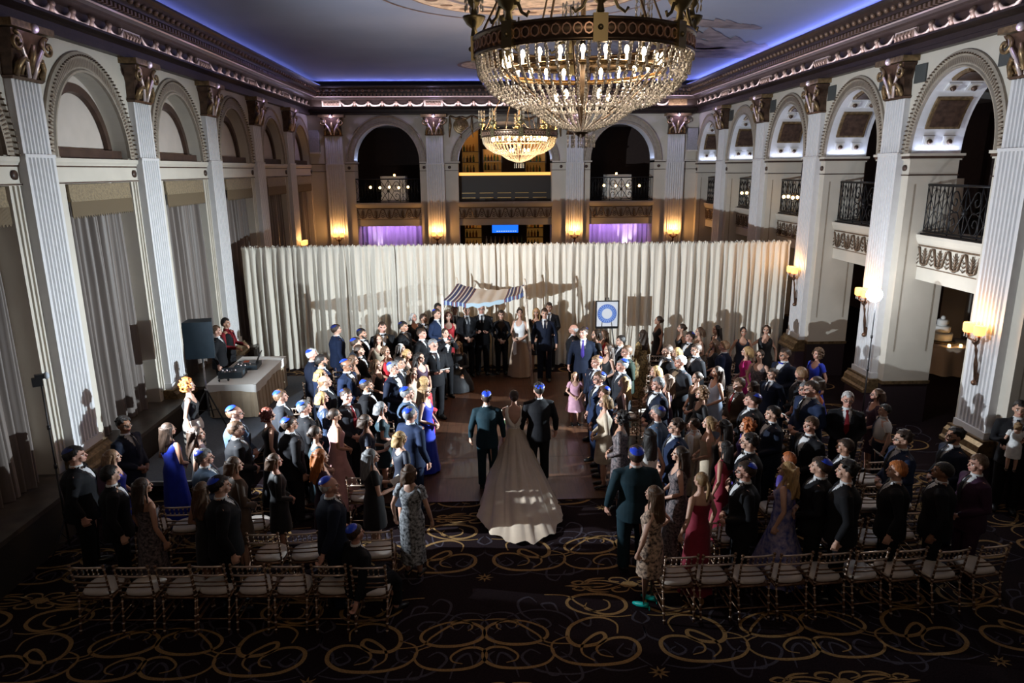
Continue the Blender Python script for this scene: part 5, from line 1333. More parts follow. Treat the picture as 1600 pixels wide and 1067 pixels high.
def beard_mesh():
    def mk():
        mb = MB(); mb.tube([(-.066, .02, 1.64), (-.06, .045, 1.605), (-.03, .07, 1.575), (0, .08, 1.565), (.03, .07, 1.575), (.06, .045, 1.605), (.066, .02, 1.64)], [.012, .02, .024, .024, .024, .02, .012], 8)
        mb.tube([(-.028, .092, 1.612), (-.015, .1, 1.626), (.015, .1, 1.626), (.028, .092, 1.612)], .007, 6); return simple(mb)
    return cached(('beard',), mk)
CL = {'blk': (.008, .008, .010), 'char': (.022, .024, .03), 'navy': (.014, .024, .06), 'dnavy': (.009, .013, .028), 'slate': (.06, .09, .14), 'teal': (.009, .026, .036), 'royal': (.012, .03, .36), 'mag': (.42, .01, .14), 'red': (.45, .02, .03), 'wine': (.2, .012, .03),
      'pink': (.5, .27, .27), 'lpink': (.45, .25, .32), 'beige': (.42, .34, .25), 'tan': (.36, .25, .16), 'white': (.62, .62, .62), 'lblue': (.3, .36, .48), 'floral': (.1, .13, .32), 'gold': (.4, .27, .1), 'brown': (.07, .045, .03), 'orange': (.5, .13, .04), 'green': (.010, .018, .012),
      'plum': (.04, .015, .035), 'grey': (.14, .14, .15), 'paisley': (.2, .21, .23), 'cobalt': (.015, .06, .45), 'purple': (.05, .03, .2), 'dred': (.16, .01, .015), 'sand': (.5, .42, .33)}
def cloth(c, kind='suit'):
    if c == 'paisley': return mat('paisley_dress_cloth', (.015, .017, .02), .7, col2=(.4, .42, .45), nscale=26)
    if c == 'floral': return mat('blue_floral_cloth', (.04, .06, .24), .6, col2=(.35, .3, .42), nscale=13)
    if c == 'ring': return mat('ring_print_cloth', (.03, .02, .02), .7, col2=(.6, .42, .3), nscale=24)
    if c == 'gold': return mat('gold_lace_cloth', (.06, .04, .02), .45, col2=(.5, .36, .16), nscale=24, metal=.2)
    if c == 'lace': return mat('black_lace_cloth', (.01, .01, .014), .6, col2=(.16, .12, .12), nscale=30)
    if c == 'sequin': return mat('navy_sequin_cloth', (.008, .012, .03), .35, col2=(.06, .09, .16), nscale=60)
    if c == 'stripe': return mat('striped_skirt_cloth', (.01, .01, .012), .6)
    return mat('%s_%s_cloth' % (c, kind), tuple(q*.8 for q in CL[c]) if kind == 'suit' else CL[c], .8 if kind == 'suit' else .6, noise=.12, nscale=9, sheen=0 if kind == 'suit' else .1, bump=.3, bscale=14, spec=.18 if kind == 'suit' else .3)
SKIN = [mat('fair_skin', (.46, .265, .19), .5, noise=.06, nscale=14), mat('tan_skin', (.36, .19, .125), .5, noise=.06, nscale=14), mat('rosy_skin', (.44, .23, .17), .5, noise=.06, nscale=14), mat('brown_skin', (.2, .095, .055), .45, noise=.06, nscale=14)]
EYE = mat('dark_eye', (.02, .014, .012), .2); EYW = mat('eye_white', (.6, .57, .54), .3); LIP = mat('lip', (.4, .13, .12), .45)
HC = {'blk': (.012, .009, .008), 'dbr': (.03, .017, .011), 'br': (.075, .04, .022), 'lbr': (.17, .095, .05), 'blo': (.32, .2, .085), 'dblo': (.2, .12, .055), 'gry': (.14, .14, .145), 'wht': (.38, .37, .36), 'red': (.3, .085, .025), 'ging': (.32, .1, .025), 'aub': (.1, .025, .015)}
def hairmat(c):
    return mat('hair_'+{'blk': 'black', 'dbr': 'dark_brown', 'br': 'brown', 'lbr': 'light_brown', 'blo': 'blonde', 'dblo': 'dark_blonde', 'gry': 'grey', 'wht': 'white', 'red': 'auburn_red', 'ging': 'ginger', 'aub': 'deep_auburn'}[c], HC[c], .5, noise=.35, nscale=30, spec=.35, bump=.6, bscale=50, stretch=(2.2, 2.2, .35))
KIP = mat('royal_blue_satin', (.015, .05, .5), .35); KIPD = mat('navy_satin', (.01, .02, .12), .4)
SAT = mat('black_satin', (.006, .006, .008), .28); SHIRT = mat('white_shirt_cotton', (.52, .52, .53), .7); SHOE = mat('black_shoe_leather', (.01, .01, .01), .3)
def link(me, name, parent, mats, rz=0):
    o = bpy.data.objects.new(name, me); COL.objects.link(o)
    if parent: o.parent = parent
    for i, m in enumerate(mats if isinstance(mats, (list, tuple)) else [mats]):
        if i < len(me.materials): o.material_slots[i].link = 'OBJECT'; o.material_slots[i].material = m
    if rz: o.rotation_euler = (0, 0, rz)
    return o
PEOPLE = []
def person(label, loc, h, yaw, sex='m', pose='clasp', hy=0, hair='short', hc='dbr', skin=0, top='tux', col='blk', extra='', cat='person', group=None, shoe=None, z=0, wd=1.0, legcol=None):
    """yaw: 0 looks away down the hall, 90 to photo right, -90 to photo left, 180 towards the camera"""
    s = h/1.79; hyr = -radians(hy)
    b = link(body_mesh(sex, pose, hyr), 'person', None, [SKIN[skin], EYE, LIP, EYW])
    b.location = (loc[0], loc[1], z); b.rotation_euler = (0, 0, -radians(yaw)); b.scale = (s*wd, s*wd, s)
    tag(b, label, cat, group)
    if hair != 'none': link(hair_mesh(hair), 'hair', b, hairmat(hc), hyr)
    if sex == 'm' or top in ('pant',):
        if top in ('tux', 'suit', 'open', 'pant'):
            j = link(jacket_mesh(sex, pose), 'jacket', b, [cloth(col), SAT if top == 'tux' else cloth(col)])
            link(shirt_mesh(sex), 'shirt', b, SHIRT if 'v' not in extra else cloth('brown'))
            if top == 'tux': link(bow_mesh(), 'bow_tie', b, SAT if 'B' not in extra else cloth('royal'))
            elif top == 'suit': link(tie_mesh(), 'necktie', b, cloth('dred') if 'R' in extra else cloth('purple') if 'P' in extra else cloth('dnavy') if 'N' in extra else cloth('char'))
            link(trouser_mesh(sex), 'trousers', b, cloth(col))
        elif top in ('vest', 'shirt'):
            link(shirt_mesh(sex), 'shirt', b, cloth('dred') if 'R' in extra else SHIRT); [link(sleeve_mesh(sex, pose, 'l' if 'h' not in extra else 'h', q), 'sleeve', b, cloth('dred') if 'R' in extra else SHIRT) for q in (0, 1)]
            if top == 'vest': link(jacketless(pose), 'waistcoat', b, [cloth(col), cloth(col)])
            link(tie_mesh(), 'necktie', b, cloth('dred') if 'R' in extra else cloth('navy'))
            link(trouser_mesh(sex), 'trousers', b, cloth(legcol or col))
        link(shoe_mesh('m'), 'shoes', b, SHOE)
    else:
        kind, cut = top[0], top[1]; ls = top[2] if len(top) > 2 else ''
        link(dress_mesh(kind, cut), 'dress', b, cloth(col, 'dress'))
        if ls: [link(sleeve_mesh('f', pose, ls, q), 'sleeve', b, cloth(legcol or col, 'dress')) for q in (0, 1)]
        link(shoe_mesh('f'), 'shoes', b, shoe or SHOE)
    if 'k' in extra: link(kippah_mesh(), 'kippah', b, KIP, hyr)
    if 'K' in extra: link(kippah_mesh(), 'kippah', b, KIPD, hyr)
    if 'g' in extra: link(glasses_mesh(), 'glasses', b, BLACK, hyr)
    if 'b' in extra: link(beard_mesh(), 'beard', b, hairmat(hc), hyr)
    PEOPLE.append((b.location.x, b.location.y, b)); return b
def jacketless(pose):
    def mk():
        mb = MB(); o = .02; T = [(.93, .182, .16)]+[(t[0], t[1]+o-.004*(t[0] > 1.4), t[2]+o+.028) for t in TOR['m'] if 1.0 < t[0] < 1.44]+[(1.46, .1, .085)]
        mb.tube([(0, -.006, t[0]) for t in T], 1.0, 24, flat=[(t[1], t[2]) for t in T]); me = simple(mb); me.materials.append(None)
        bm = bmesh.new(); bm.from_mesh(me); bmesh.ops.subdivide_edges(bm, edges=bm.edges, cuts=2, use_grid_fill=True); kill = []
        for f in bm.faces:
            q = f.calc_center_median()
            if q.y > .02 and q.z > 1.2 and abs(q.x) < .09*(q.z-1.2)/.27: kill.append(f)
        bmesh.ops.delete(bm, geom=kill, context='FACES'); bm.to_mesh(me); bm.free(); return me
    return cached(('waistcoat',), mk)
# ------------------------------------------------------------------ the guests
# head-top pixel u, v | height | facing | head turn | sex | pose | hair, colour | skin | outfit, colour | extras | label
GUESTS = '''
115 698 1.80 75 0 m side short blk 2 tux blk K|heavyset dark-haired man in black tuxedo, farthest left of all guests
192 652 1.80 100 15 m clasp mop blk 3 suit dnavy gN|tall wavy black-haired man in dark suit, between the light stand and the royal-blue dress
175 702 1.64 60 0 f clasp bob lbr 0 kt royal -|light-brown bobbed woman in royal-blue dress behind the far-left young man in bow tie
171 728 1.78 70 -15 m side short blk 0 tux blk -|young black-haired man in tuxedo and bow tie, second from left in the near rows
222 746 1.66 40 15 f side long dbr 1 ls lace -|long dark-haired woman in strapless black belted dress, standing behind the second front-row chair
262 660 1.70 35 15 f clasp long dbr 1 lt royal -|woman with very long brown hair in sleeveless royal-blue dress near the stage corner
307 666 1.66 75 0 f clasp wavy dbr 0 kt blk -|long wavy dark-haired woman in black, just right of the long royal-blue dress
318 702 1.74 70 0 m clasp short gry 2 suit slate kg|grey-haired man in slate suit and blue kippah in front of the dark wavy-haired woman
316 752 1.66 20 20 f clasp wavy br 1 kt blk -|brown wavy-haired woman with bare shoulders leaning toward the man in blue kippah
342 744 1.78 65 0 m side short blk 0 suit blk k|black-suited man with blue kippah whose shoulder the wavy brunette touches
366 634 1.78 75 0 m clasp bald br 2 suit slate kg|bald man with blue kippah and glasses in pale slate suit near the tan table
368 659 1.76 60 10 m clasp short br 0 tux blk g|brown-haired man in black dinner jacket directly in front of the pale slate suit
366 713 1.64 50 15 f clasp bob br 0 klt brown -|short brown-haired woman with off-shoulder dark brown lace dress
438 611 1.75 80 0 m clasp short br 2 suit char k|brown-haired man with blue kippah right of the tan skirted table's near corner
419 639 1.66 60 0 f side curly aub 0 lt blk -|woman with curly deep-auburn hair and black and white gown
452 651 1.78 60 10 m side short dbr 1 suit blk kg|tall man in black suit, glasses and blue kippah beside the auburn curls
475 628 1.75 65 10 m clasp short gry 2 tux blk k|grey-haired man with blue kippah left of the blonde in navy sequins
429 708 1.66 60 0 f clasp bob br 2 klL blk -|older woman with short brown hair in a long black jacket and gown
504 613 1.64 65 10 f clasp bob blo 2 ktL sequin -|blonde bobbed woman in navy sequin jacket
507 588 1.78 75 0 m clasp bald lbr 0 suit char -|bald man without kippah behind the navy sequin jacket
502 578 1.66 90 0 f clasp bob blo 1 kt blk -|blonde woman with a bare arm half hidden behind the bald man
502 556 1.80 75 0 m clasp short blk 1 suit navy b|dark-bearded man in navy suit at the left end of the far rows
487 545 1.78 70 0 m side short wht 2 suit dnavy k|white-haired man with blue kippah at the far left edge beside the stage
541 563 1.80 105 0 m clasp bald blk 3 tux navy kg|bald brown-skinned man with glasses, blue kippah and blue tuxedo
541 610 1.80 130 10 m clasp short dbr 2 suit char kR|man with blue kippah and striped dark tie looking back toward the camera
573 594 1.76 90 0 m clasp short dbr 1 tux blk kb|bearded man with blue kippah and tuxedo beside the silver-haired woman
493 665 1.64 60 0 f clasp updo dbr 0 kth teal g|woman with glasses and a low dark bun in dark teal dress
523 640 1.66 75 0 f clasp updo dbr 1 gt pink -|dark-haired woman in flowing pale pink gown in the left rows
501 701 1.66 70 0 f clasp wavy ging 0 kth plum -|strawberry-blonde wavy-haired woman in dark plum, left of the pink gown
514 745 1.78 60 10 m reach bald wht 2 suit dnavy k|white-haired man with blue kippah in navy suit resting his hand on a front-row chair
596 629 1.60 75 0 f clasp bob gry 2 kth teal -|silver short-haired woman in shiny teal and black
572 647 1.62 80 0 f book bob dbr 1 kth dnavy p|dark short-haired woman in navy holding a program behind the silver-haired woman
580 701 1.64 60 10 f book long gry 0 kth blk p|grey-brown haired woman in short-sleeved black sequin dress near the aisle
626 673 1.64 60 0 f clasp bob blo 0 kth dnavy -|short blonde woman in navy dress with a pearl necklace beside the aisle
641 636 1.78 40 10 m side short gry 2 suit navy k|man in navy suit and blue kippah seen from behind beside the royal-blue gown
636 606 1.76 80 0 m clasp crop gry 2 suit slate k|rosy-faced man with blue kippah in slate suit in front of the royal-blue gown
640 725 1.64 25 10 f side bob br 0 mth paisley -|short brown-haired woman in black and white paisley dress at the left aisle end
614 567 1.76 110 0 m clasp short gry 2 tux dnavy kg|grey-haired man in tuxedo and blue kippah with folded hands, middle of the far left rows
588 563 1.64 100 0 f clasp bob lbr 0 kt blk -|light-brown bobbed woman in black left of the grey-haired tuxedo
552 556 1.64 95 0 f clasp wavy br 1 kt brown -|brown wavy-haired woman behind the bald man in blue tuxedo
525 507 1.82 60 0 m side short dbr 0 suit navy K|tall young man in navy suit standing alone against the drape at far left
565 515 1.80 100 0 m clasp short blk 1 tux blk Kb|smiling bearded man in dark kippah near the drape
556 529 1.78 70 0 m clasp short dbr 0 suit char k|man with blue kippah and white collar in the second row from the drape
561 541 1.76 95 0 m clasp short dbr 0 tux blk -|smiling dark-haired man in tuxedo with hands raised near the far left rows
597 505 1.84 170 0 m clasp short dbr 2 tux blk -|dark-haired young man in tuxedo facing the camera by the drape
591 524 1.68 165 0 f clasp long br 0 lt beige -|bare-shouldered brunette in beige facing the camera before the young tuxedoed man
603 542 1.66 120 0 f clasp bob br 1 kt red -|brown bobbed woman in red and beige right of the bare-shouldered brunette
630 504 1.82 110 0 m clasp short blk 1 suit blk K|dark-haired tall man in kippah right of the young tuxedoed man by the drape
646 489 1.72 140 0 f clasp bob wht 2 kth blk -|white-haired woman in black right against the drape
627 538 1.64 110 0 f clasp bob wht 0 kth grey -|pale blonde woman partly hidden behind the smiling blonde
637 547 1.62 125 0 f clasp bob blo 1 kt brown -|smiling blonde woman in the middle of the far left rows
659 515 1.78 125 0 m clasp short dbr 2 suit blk -|young dark-haired man in dark suit and tie left of the video photographer
662 492 1.76 130 0 m clasp short dbr 1 tux blk -|man in tuxedo with pocket square standing beside the left canopy pole
677 532 1.82 150 0 m book short gry 2 suit blk gp|large grey-haired man with glasses holding a program at the left edge of the aisle
656 552 1.64 135 0 f clasp wavy blk 0 kt plum -|woman with black waves left of the large man with the program
624 560 1.76 120 0 m clasp short blk 1 suit blk -|dark-haired man tilting his head behind the grey-haired tuxedo
645 577 1.62 120 0 f clasp wavy br 0 kt sand -|brown curly-haired woman near the left side of the aisle
663 589 1.62 60 0 f clasp bob blo 0 ktL red -|blonde woman in a bright red jacket at the left aisle edge
664 604 1.64 100 0 f clasp long dblo 0 lt royal -|long-haired dark-blonde woman in royal-blue gown at the left aisle edge
896 508 1.76 -70 0 m side bald wht 2 suit blk -|balding white-haired older man at the right side of the aisle by the drape
912 513 1.84 -160 25 m side short dbr 2 suit dnavy KP|tall man in dark suit and blue patterned tie beside the little girl
899 583 1.18 170 0 f clasp wavy lbr 0 fth lpink -|little curly-haired girl in a pink dress and sandals standing in the aisle
943 517 1.66 -120 0 f clasp wavy br 1 kt red -|brown-haired woman in bright red dress right of the tall man
931 516 1.68 -100 0 f clasp bob dbr 0 kth blk g|dark-haired woman with glasses behind the woman in red
950 540 1.66 -115 0 f clasp wavy dbr 0 kt blk -|smiling young woman in black scoop neck dress below the woman in red
970 526 1.72 -110 20 m clasp short blk 0 suit blk -|black-haired teenage boy in dark suit looking down near the sign
979 542 1.78 -100 0 m clasp short br 2 suit green g|brown-haired man with glasses in dark green jacket
1004 516 1.68 -30 0 f clasp wavy dbr 1 ltL gold -|dark-haired woman in gold and black lace dress seen from behind
1029 495 1.72 -90 0 f hip updo dbr 1 lt blk -|tall woman with dark updo in black gown, hand at hip, against the drape
1065 507 1.70 -100 0 f clasp updo dbr 0 kt blk -|dark updo woman in off-shoulder black right of the gown with hand at hip
1078 520 1.80 -110 0 m clasp short dbr 2 tux blk k|tuxedoed man with bare collar between two black-dressed women by the drape
1093 511 1.68 -100 0 f clasp bob br 0 kt brown -|brown bobbed woman in dark brown dress near the drape on the right
1088 539 1.78 -115 0 m clasp short dbr 0 tux blk g|dark-haired man with glasses, bow tie and pocket square on the right
1043 541 1.78 -105 0 m clasp short dbr 0 tux blk g|slim young man with glasses and bow tie left of the turquoise dress
1057 544 1.62 -90 0 f clasp bob blo 0 kt cobalt -|blonde woman with a turquoise-blue shoulder behind the white-haired tuxedo
1063 558 1.78 -110 0 m clasp short wht 2 tux char -|stout white-haired man in tuxedo on the right
932 558 1.82 -115 0 m side short lbr 2 suit dnavy KN|ginger-brown haired tall man at the right aisle edge behind the girl
936 583 1.78 -105 0 m side short br 2 suit navy kg|man with glasses in navy suit at the right aisle edge
972 563 1.78 -110 0 m clasp crop gry 2 suit char k|grey-stubbled man in charcoal suit and blue kippah right of the aisle
974 590 1.62 -80 0 f clasp wavy blo 0 kt brown -|wavy blonde woman in dark open-back dress right of the aisle
1024 573 1.62 -90 0 f clasp bob blo 0 kth brown -|blonde bobbed woman in dark brown below the gold lace dress
1042 586 1.64 -90 0 f clasp wavy br 0 kt plum -|long light-brown haired woman behind the grey-haired tuxedo with waistcoat
1028 592 1.80 -110 0 m clasp short gry 2 tux dnavy -|grey-haired man in tuxedo with light bow tie, centre of the right rows
943 605 1.72 -90 0 m clasp short br 2 suit navy k|man with blue kippah half hidden behind the beige shawl
945 619 1.64 -85 0 f clasp bob dblo 0 ktL beige g|dark-blonde bobbed woman in beige shawl and black skirt at the right aisle edge
970 643 1.66 -75 0 f clasp curly blk 1 mtL lace -|black curly-haired woman in lace top and patterned skirt at the right aisle edge
1027 634 1.76 -80 0 m clasp short gry 2 suit slate kg|grey-haired man with bright blue kippah in slate suit, middle right
1089 583 1.66 -110 0 f clasp updo dbr 0 kt blk -|dark updo woman with a drop earring and bare shoulders on the right
1096 607 1.66 -105 0 f clasp curly lbr 0 ktL blk -|woman with fluffy light-brown curls in black on the right
1057 655 1.76 -85 0 m clasp mop dbr 0 suit navy g|wavy dark-haired man with glasses in navy suit, right rows
1085 656 1.40 -60 0 m side short dbr 0 vest sand -|boy in white shirt and light waistcoat seen from behind
1120 508 1.70 -100 0 f clasp long blk 0 kth blk -|long black-haired woman clasping her hands by the drape on the right
1116 530 1.66 -80 0 f clasp long br 0 kth blk -|long brown-haired woman turned left below the black-haired woman
1132 533 1.74 -60 0 m clasp short lbr 2 suit navy -|brown-haired man in navy jacket seen from behind on the right
1162 511 1.70 -170 0 f side updo blk 1 lt dnavy -|dark-haired woman in navy V-neck gown, left of the two by the drape end
1198 508 1.72 -150 0 f hip bob dbr 0 lt blk -|smiling dark bobbed woman in black V-neck with hand on hip by the drape end
1167 541 1.66 -80 0 f clasp bob blo 0 klh mag -|blonde bobbed woman in bright magenta dress
1188 547 1.66 -130 0 f clasp updo dbr 0 kt lace -|dark-haired woman in silvery black halter dress right of magenta
1227 545 1.80 -105 0 m clasp short dbr 1 tux dnavy gB|man with glasses and a royal-blue bow tie at the right edge of the crowd
1278 545 1.68 -110 0 f side curly br 2 gth royal -|woman with curly brown hair in royal-blue gown standing apart at far right
1252 574 1.78 -60 30 m clasp short lbr 2 tux char -|light-brown haired man in tuxedo looking back over his shoulder
1207 576 1.66 -115 0 m side short dbr 0 suit dnavy N|pale teenage boy in dark suit and blue tie on the right
1120 574 1.68 -100 0 f clasp wavy dbr 1 lt lblue -|brown wavy-haired woman in pale grey-blue gown on the right
1155 593 1.68 -110 0 m clasp short br 0 suit brown R|young man in a brown jacket beside the girl with the headband
1176 597 1.58 -95 0 f clasp long dbr 0 kt white -|young woman with a white headband and cream dress on the right
1176 616 1.76 -70 0 m clasp short dbr 2 suit blk k|man with large blue kippah in black suit in front of the headband
1258 598 1.68 -100 0 f book short gry 2 kth blk gp|older person with glasses holding a grey booklet beside the tall heavyset man
1268 596 1.88 -110 0 m clasp short dbr 2 suit navy g|tall heavyset man with glasses in navy suit and pale tie on the right
1275 588 1.68 -85 0 f clasp bob dbr 1 kt orange -|dark-haired woman in orange behind the tall heavyset man
1208 635 1.80 -95 0 m clasp short blk 0 tux dnavy -|clean-shaven black-haired man in tuxedo looking up, right centre
1108 650 1.64 -70 0 f clasp bob dblo 0 ls beige -|dark-blonde woman with bare shoulders in beige, right centre
1130 655 1.66 -60 0 f side long blk 1 kt blk -|woman with long glossy black hair right of the beige gown
1167 655 1.64 -80 0 f clasp curly red 0 kth purple -|auburn curly-haired woman in violet-blue dress on the right
1268 652 1.80 -100 0 m clasp short br 2 tux blk -|neat brown-haired man in tuxedo with white pocket square on the right
994 697 1.82 -5 0 m side short dbr 2 suit teal k|large man in dark teal suit and blue kippah seen from behind at the right aisle
1014 669 1.70 -20 0 f side long blk 0 kt white -|woman with long straight black hair in a white dress from behind
1062 697 1.68 -75 0 f clasp long dbr 0 lt lace -|very long dark-brown haired woman in dark sequined gown near the front right
1021 758 1.66 -40 0 f hip long br 0 kt ring T|woman in ring-print dress and turquoise heels, hand on hip, at the right front chair
1096 737 1.68 -25 0 f side pony dblo 0 ls wine -|blonde woman with low ponytail in open-back wine-red dress
1133 688 1.68 -50 0 f side long blk 1 lt wine -|woman with straight black hair in floral dress behind the wine-red dress
1166 722 1.78 -85 0 m clasp short dbr 2 tux blk kg|man with glasses, blue kippah and tuxedo looking up near the front right
1172 678 1.78 -80 0 m clasp mop blk 0 tux blk g|black-haired man touching his face behind the front-right tuxedo
1233 707 1.60 -40 0 f clasp short red 2 kth purple -|auburn short-haired older woman mostly hidden behind the long blonde hair
1230 721 1.68 -55 0 f side wavy blo 0 gt floral -|woman with very long blonde waves in blue floral gown
1283 715 1.80 -70 0 m clasp short dbr 0 suit blk k|man with navy-blue kippah in black suit right of the floral gown
1322 685 1.76 -65 0 m clasp crop dbr 1 suit blk -|short-haired man with head bowed in black on the right
1325 720 1.80 -70 0 m side mop blk 0 suit blk -|black-haired man in black suit behind the sixth front-row chair on the right
1326 613 1.82 -165 0 m clasp short wht 2 suit blk gR|older white-haired man with glasses and dark red tie facing the camera at right
1371 607 1.70 -80 0 f clasp bob br 2 kth plum g|short brown-haired woman with earrings touching the boy in white shirt
1383 632 1.45 -85 0 m side short blk 0 shirt dnavy h|boy in short-sleeved white shirt and blue tie holding a paper
1412 673 1.80 -75 0 m clasp mop dbr 0 suit navy g|curly-haired man with glasses in navy suit at the right aisle of the far chairs
1494 668 1.80 -85 0 m clasp mop blk 1 suit dnavy gb|bearded curly black-haired man in navy suit, light-blue tie, near the nearest right pilaster
1403 721 1.80 -60 0 m side short ging 0 suit blk -|fair ginger-haired man in black suit seen from behind at the front right
1475 722 1.78 -60 0 m side crop blk 3 suit blk -|close-cropped dark-haired man in black suit, second from right in front
1530 711 1.80 -85 0 m clasp short br 2 suit plum -|brown-haired man in dark plum suit, farthest right of the front rows
1596 627 1.84 -150 0 m baby short blk 0 suit blk -|man at the far right edge holding a toddler in white
'''
def floor_z(x, y):
    if -3.6 < x < 5.0 and 10.66 < y < 18.2: return .023
    return .001
def put(line, Y=None, z=None):
    d, label = line.split('|'); q = d.split()
    u, v, h = float(q[0]), float(q[1]), float(q[2]); p = ground(u, v, h+(z or 0))
    sex, pose, hair, hc, sk, top, col, ex = q[5:13]
    sh = mat('turquoise_shoe', (.0, .38, .34), .4) if 'T' in ex else None
    z_ = z if z is not None else floor_z(p.x, p.y)
    rr = random.Random(int(u*7+v)); wd = (rr.uniform(1.06, 1.16) if sex == 'm' else rr.uniform(.96, 1.06))*(1.12 if 'large' in label or 'heavy' in label or 'stout' in label else 1)
    if h < 1.5: wd = 1.1
    b = person(label, (p.x, p.y), h, float(q[3])+rr.uniform(-8, 8), sex, pose, float(q[4]), hair, hc, int(sk), top, col, ex.replace('-', ''), shoe=sh, z=z_, wd=wd, group=None)
    if pose == 'book' or 'holding a paper' in label:
        m = MB(); m.add([(-.09, .27, 1.16), (.09, .27, 1.16), (.09, .4, 1.25), (-.09, .4, 1.25), (-.09, .275, 1.15), (.09, .275, 1.15), (.09, .405, 1.24), (-.09, .405, 1.24)], [(0, 1, 2, 3), (4, 7, 6, 5), (0, 4, 5, 1), (1, 5, 6, 2), (2, 6, 7, 3), (3, 7, 4, 0)])
        s = h/1.79
        if 'paper' in label: m.xf(lambda x, y, zz: (x-.3, y-.22, zz-.34))
        o = m.build('ceremony_program', mat('program_paper', (.5, .48, .45), .7)); o.location = b.location; o.rotation_euler = b.rotation_euler; o.scale = b.scale
        tag(o, 'folded ceremony program in the hands of the ' + ' '.join(label.split(',')[0].split()[:8]), 'booklet')
    return b
SPEC = []
for ln in GUESTS.strip().split('\n'):
    q = ln.split('|')[0].split(); h = float(q[2]); p = ground(float(q[0]), float(q[1]), h); SPEC.append([p.x, p.y, h, h, ln])
# step neighbours apart along the line of sight so nobody stands inside anybody else
for it in range(60):
    for i in range(len(SPEC)):
        for j in range(i+1, len(SPEC)):
            a, b = SPEC[i], SPEC[j]; dx, dy = a[0]-b[0], a[1]-b[1]; dd = sqrt((dx/1.25)**2+dy*dy)
            if dd < .45:
                for s_, o_ in ((a, 1 if dy >= 0 else -1), (b, -1 if dy >= 0 else 1)):
                    f = 1+.03*o_/s_[1]; nh = CAMZ-(CAMZ-s_[2])*f
                    if abs(nh-s_[3]) < (.12 if s_[3] > 1.5 else .05): s_[0] *= f; s_[1] *= f; s_[2] = nh
for s_ in SPEC:
    d, label = s_[4].split('|'); q = d.split(); q[2] = '%.3f' % s_[2]; put(' '.join(q)+'|'+label)

# wedding party under the canopy: placed by their feet, close to the drape
def party(u, v, Y, yaw, sex, pose, hair, hc, sk, top, col, ex, label, hy=0, **k):
    d = FW*FPX+RT*(u-800)-UP*(v-533.5); t_ = Y/d.y; x = d.x*t_; h = CAMZ+d.z*t_-.023
    h = min(1.93, h); return person(label, (x, Y), h, yaw, sex, pose, hy, hair, hc, sk, top, col, ex, z=.023, **k)
party(684, 464, 18.3, 140, 'm', 'clasp', 'short', 'blk', 1, 'suit', 'blk', '', 'dark-haired man standing behind the front left canopy pole')
party(682, 480, 17.55, 120, 'm', 'link', 'short', 'dbr', 0, 'suit', 'navy', 'k', 'man with blue kippah holding the front left canopy pole')
party(700, 487, 17.9, 170, 'f', 'clasp', 'bob', 'aub', 0, 'kt', 'red', '', 'red-haired woman in red left of the groomsmen under the canopy')
party(710, 477, 18.3, 175, 'm', 'clasp', 'short', 'dbr', 1, 'suit', 'char', '', 'man in charcoal suit between the red-haired woman and the clasped-hands groomsman')
party(729, 477, 18.0, 165, 'm', 'clasp', 'short', 'blk', 0, 'suit', 'blk', '', 'dark-haired groomsman with hands clasped and white boutonniere under the canopy')
party(752, 474, 18.15, 178, 'm', 'book', 'bald', 'gry', 2, 'suit', 'blk', 'g', 'tall bald man with glasses and striped tie reading under the canopy', wd=1.05)
party(783, 485, 18.15, 180, 'f', 'clasp', 'short', 'dbr', 0, 'pant', 'blk', 'v', 'officiant with short dark hair, black jacket and brown blouse at the canopy centre')
party(812, 482, 17.95, -150, 'f', 'clasp', 'updo', 'dbr', 0, 'kt', 'white', '', 'bridesmaid in white halter top and long champagne skirt holding papers', hy=-35)
party(838, 481, 18.2, -170, 'f', 'clasp', 'long', 'blo', 1, 'ktL', 'blk', '', 'long-haired blonde woman in black leather jacket behind the right canopy pole')
party(858, 473, 18.45, -170, 'm', 'clasp', 'short', 'dbr', 1, 'suit', 'blk', 'K', 'man half hidden behind the young man right of the canopy')
party(851, 482, 17.4, -178, 'm', 'side', 'short', 'dbr', 0, 'suit', 'dnavy', 'N', 'tall slim young man in dark suit and tie standing right of the canopy')
bm_ = PEOPLE[-4][2]
sk = MB(); n = 40; vs = []
for z, a, b in ((.02, .33, .31), (.5, .26, .24), (.85, .2, .165), (1.06, .145, .12)):
    for k in range(n):
        t_ = 2*pi*k/n; pl = 1+.05*sin(10*t_)*(1.1-z); vs.append((a*pl*cos(t_), b*pl*sin(t_), z))
sk.add(vs, [(i*n+k, i*n+(k+1) % n, (i+1)*n+(k+1) % n, (i+1)*n+k) for i in range(3) for k in range(n)], 0, True); link(simple(sk), 'skirt', bm_, mat('champagne_skirt', (.38, .27, .19), .55, sheen=.3))
sk = MB(); sk.add([(-.04, .27, .98), (.05, .27, .98), (.06, .3, .72), (.02, .3, .62), (-.05, .29, .66)], [(0, 1, 2, 3, 4)]); pp = link(simple(sk), 'ceremony_papers', None, mat('white_paper', (.75, .75, .75), .6))
pp.location = bm_.location; pp.rotation_euler = bm_.rotation_euler; tag(pp, 'white papers hanging from the hands of the bridesmaid in champagne skirt', 'papers')

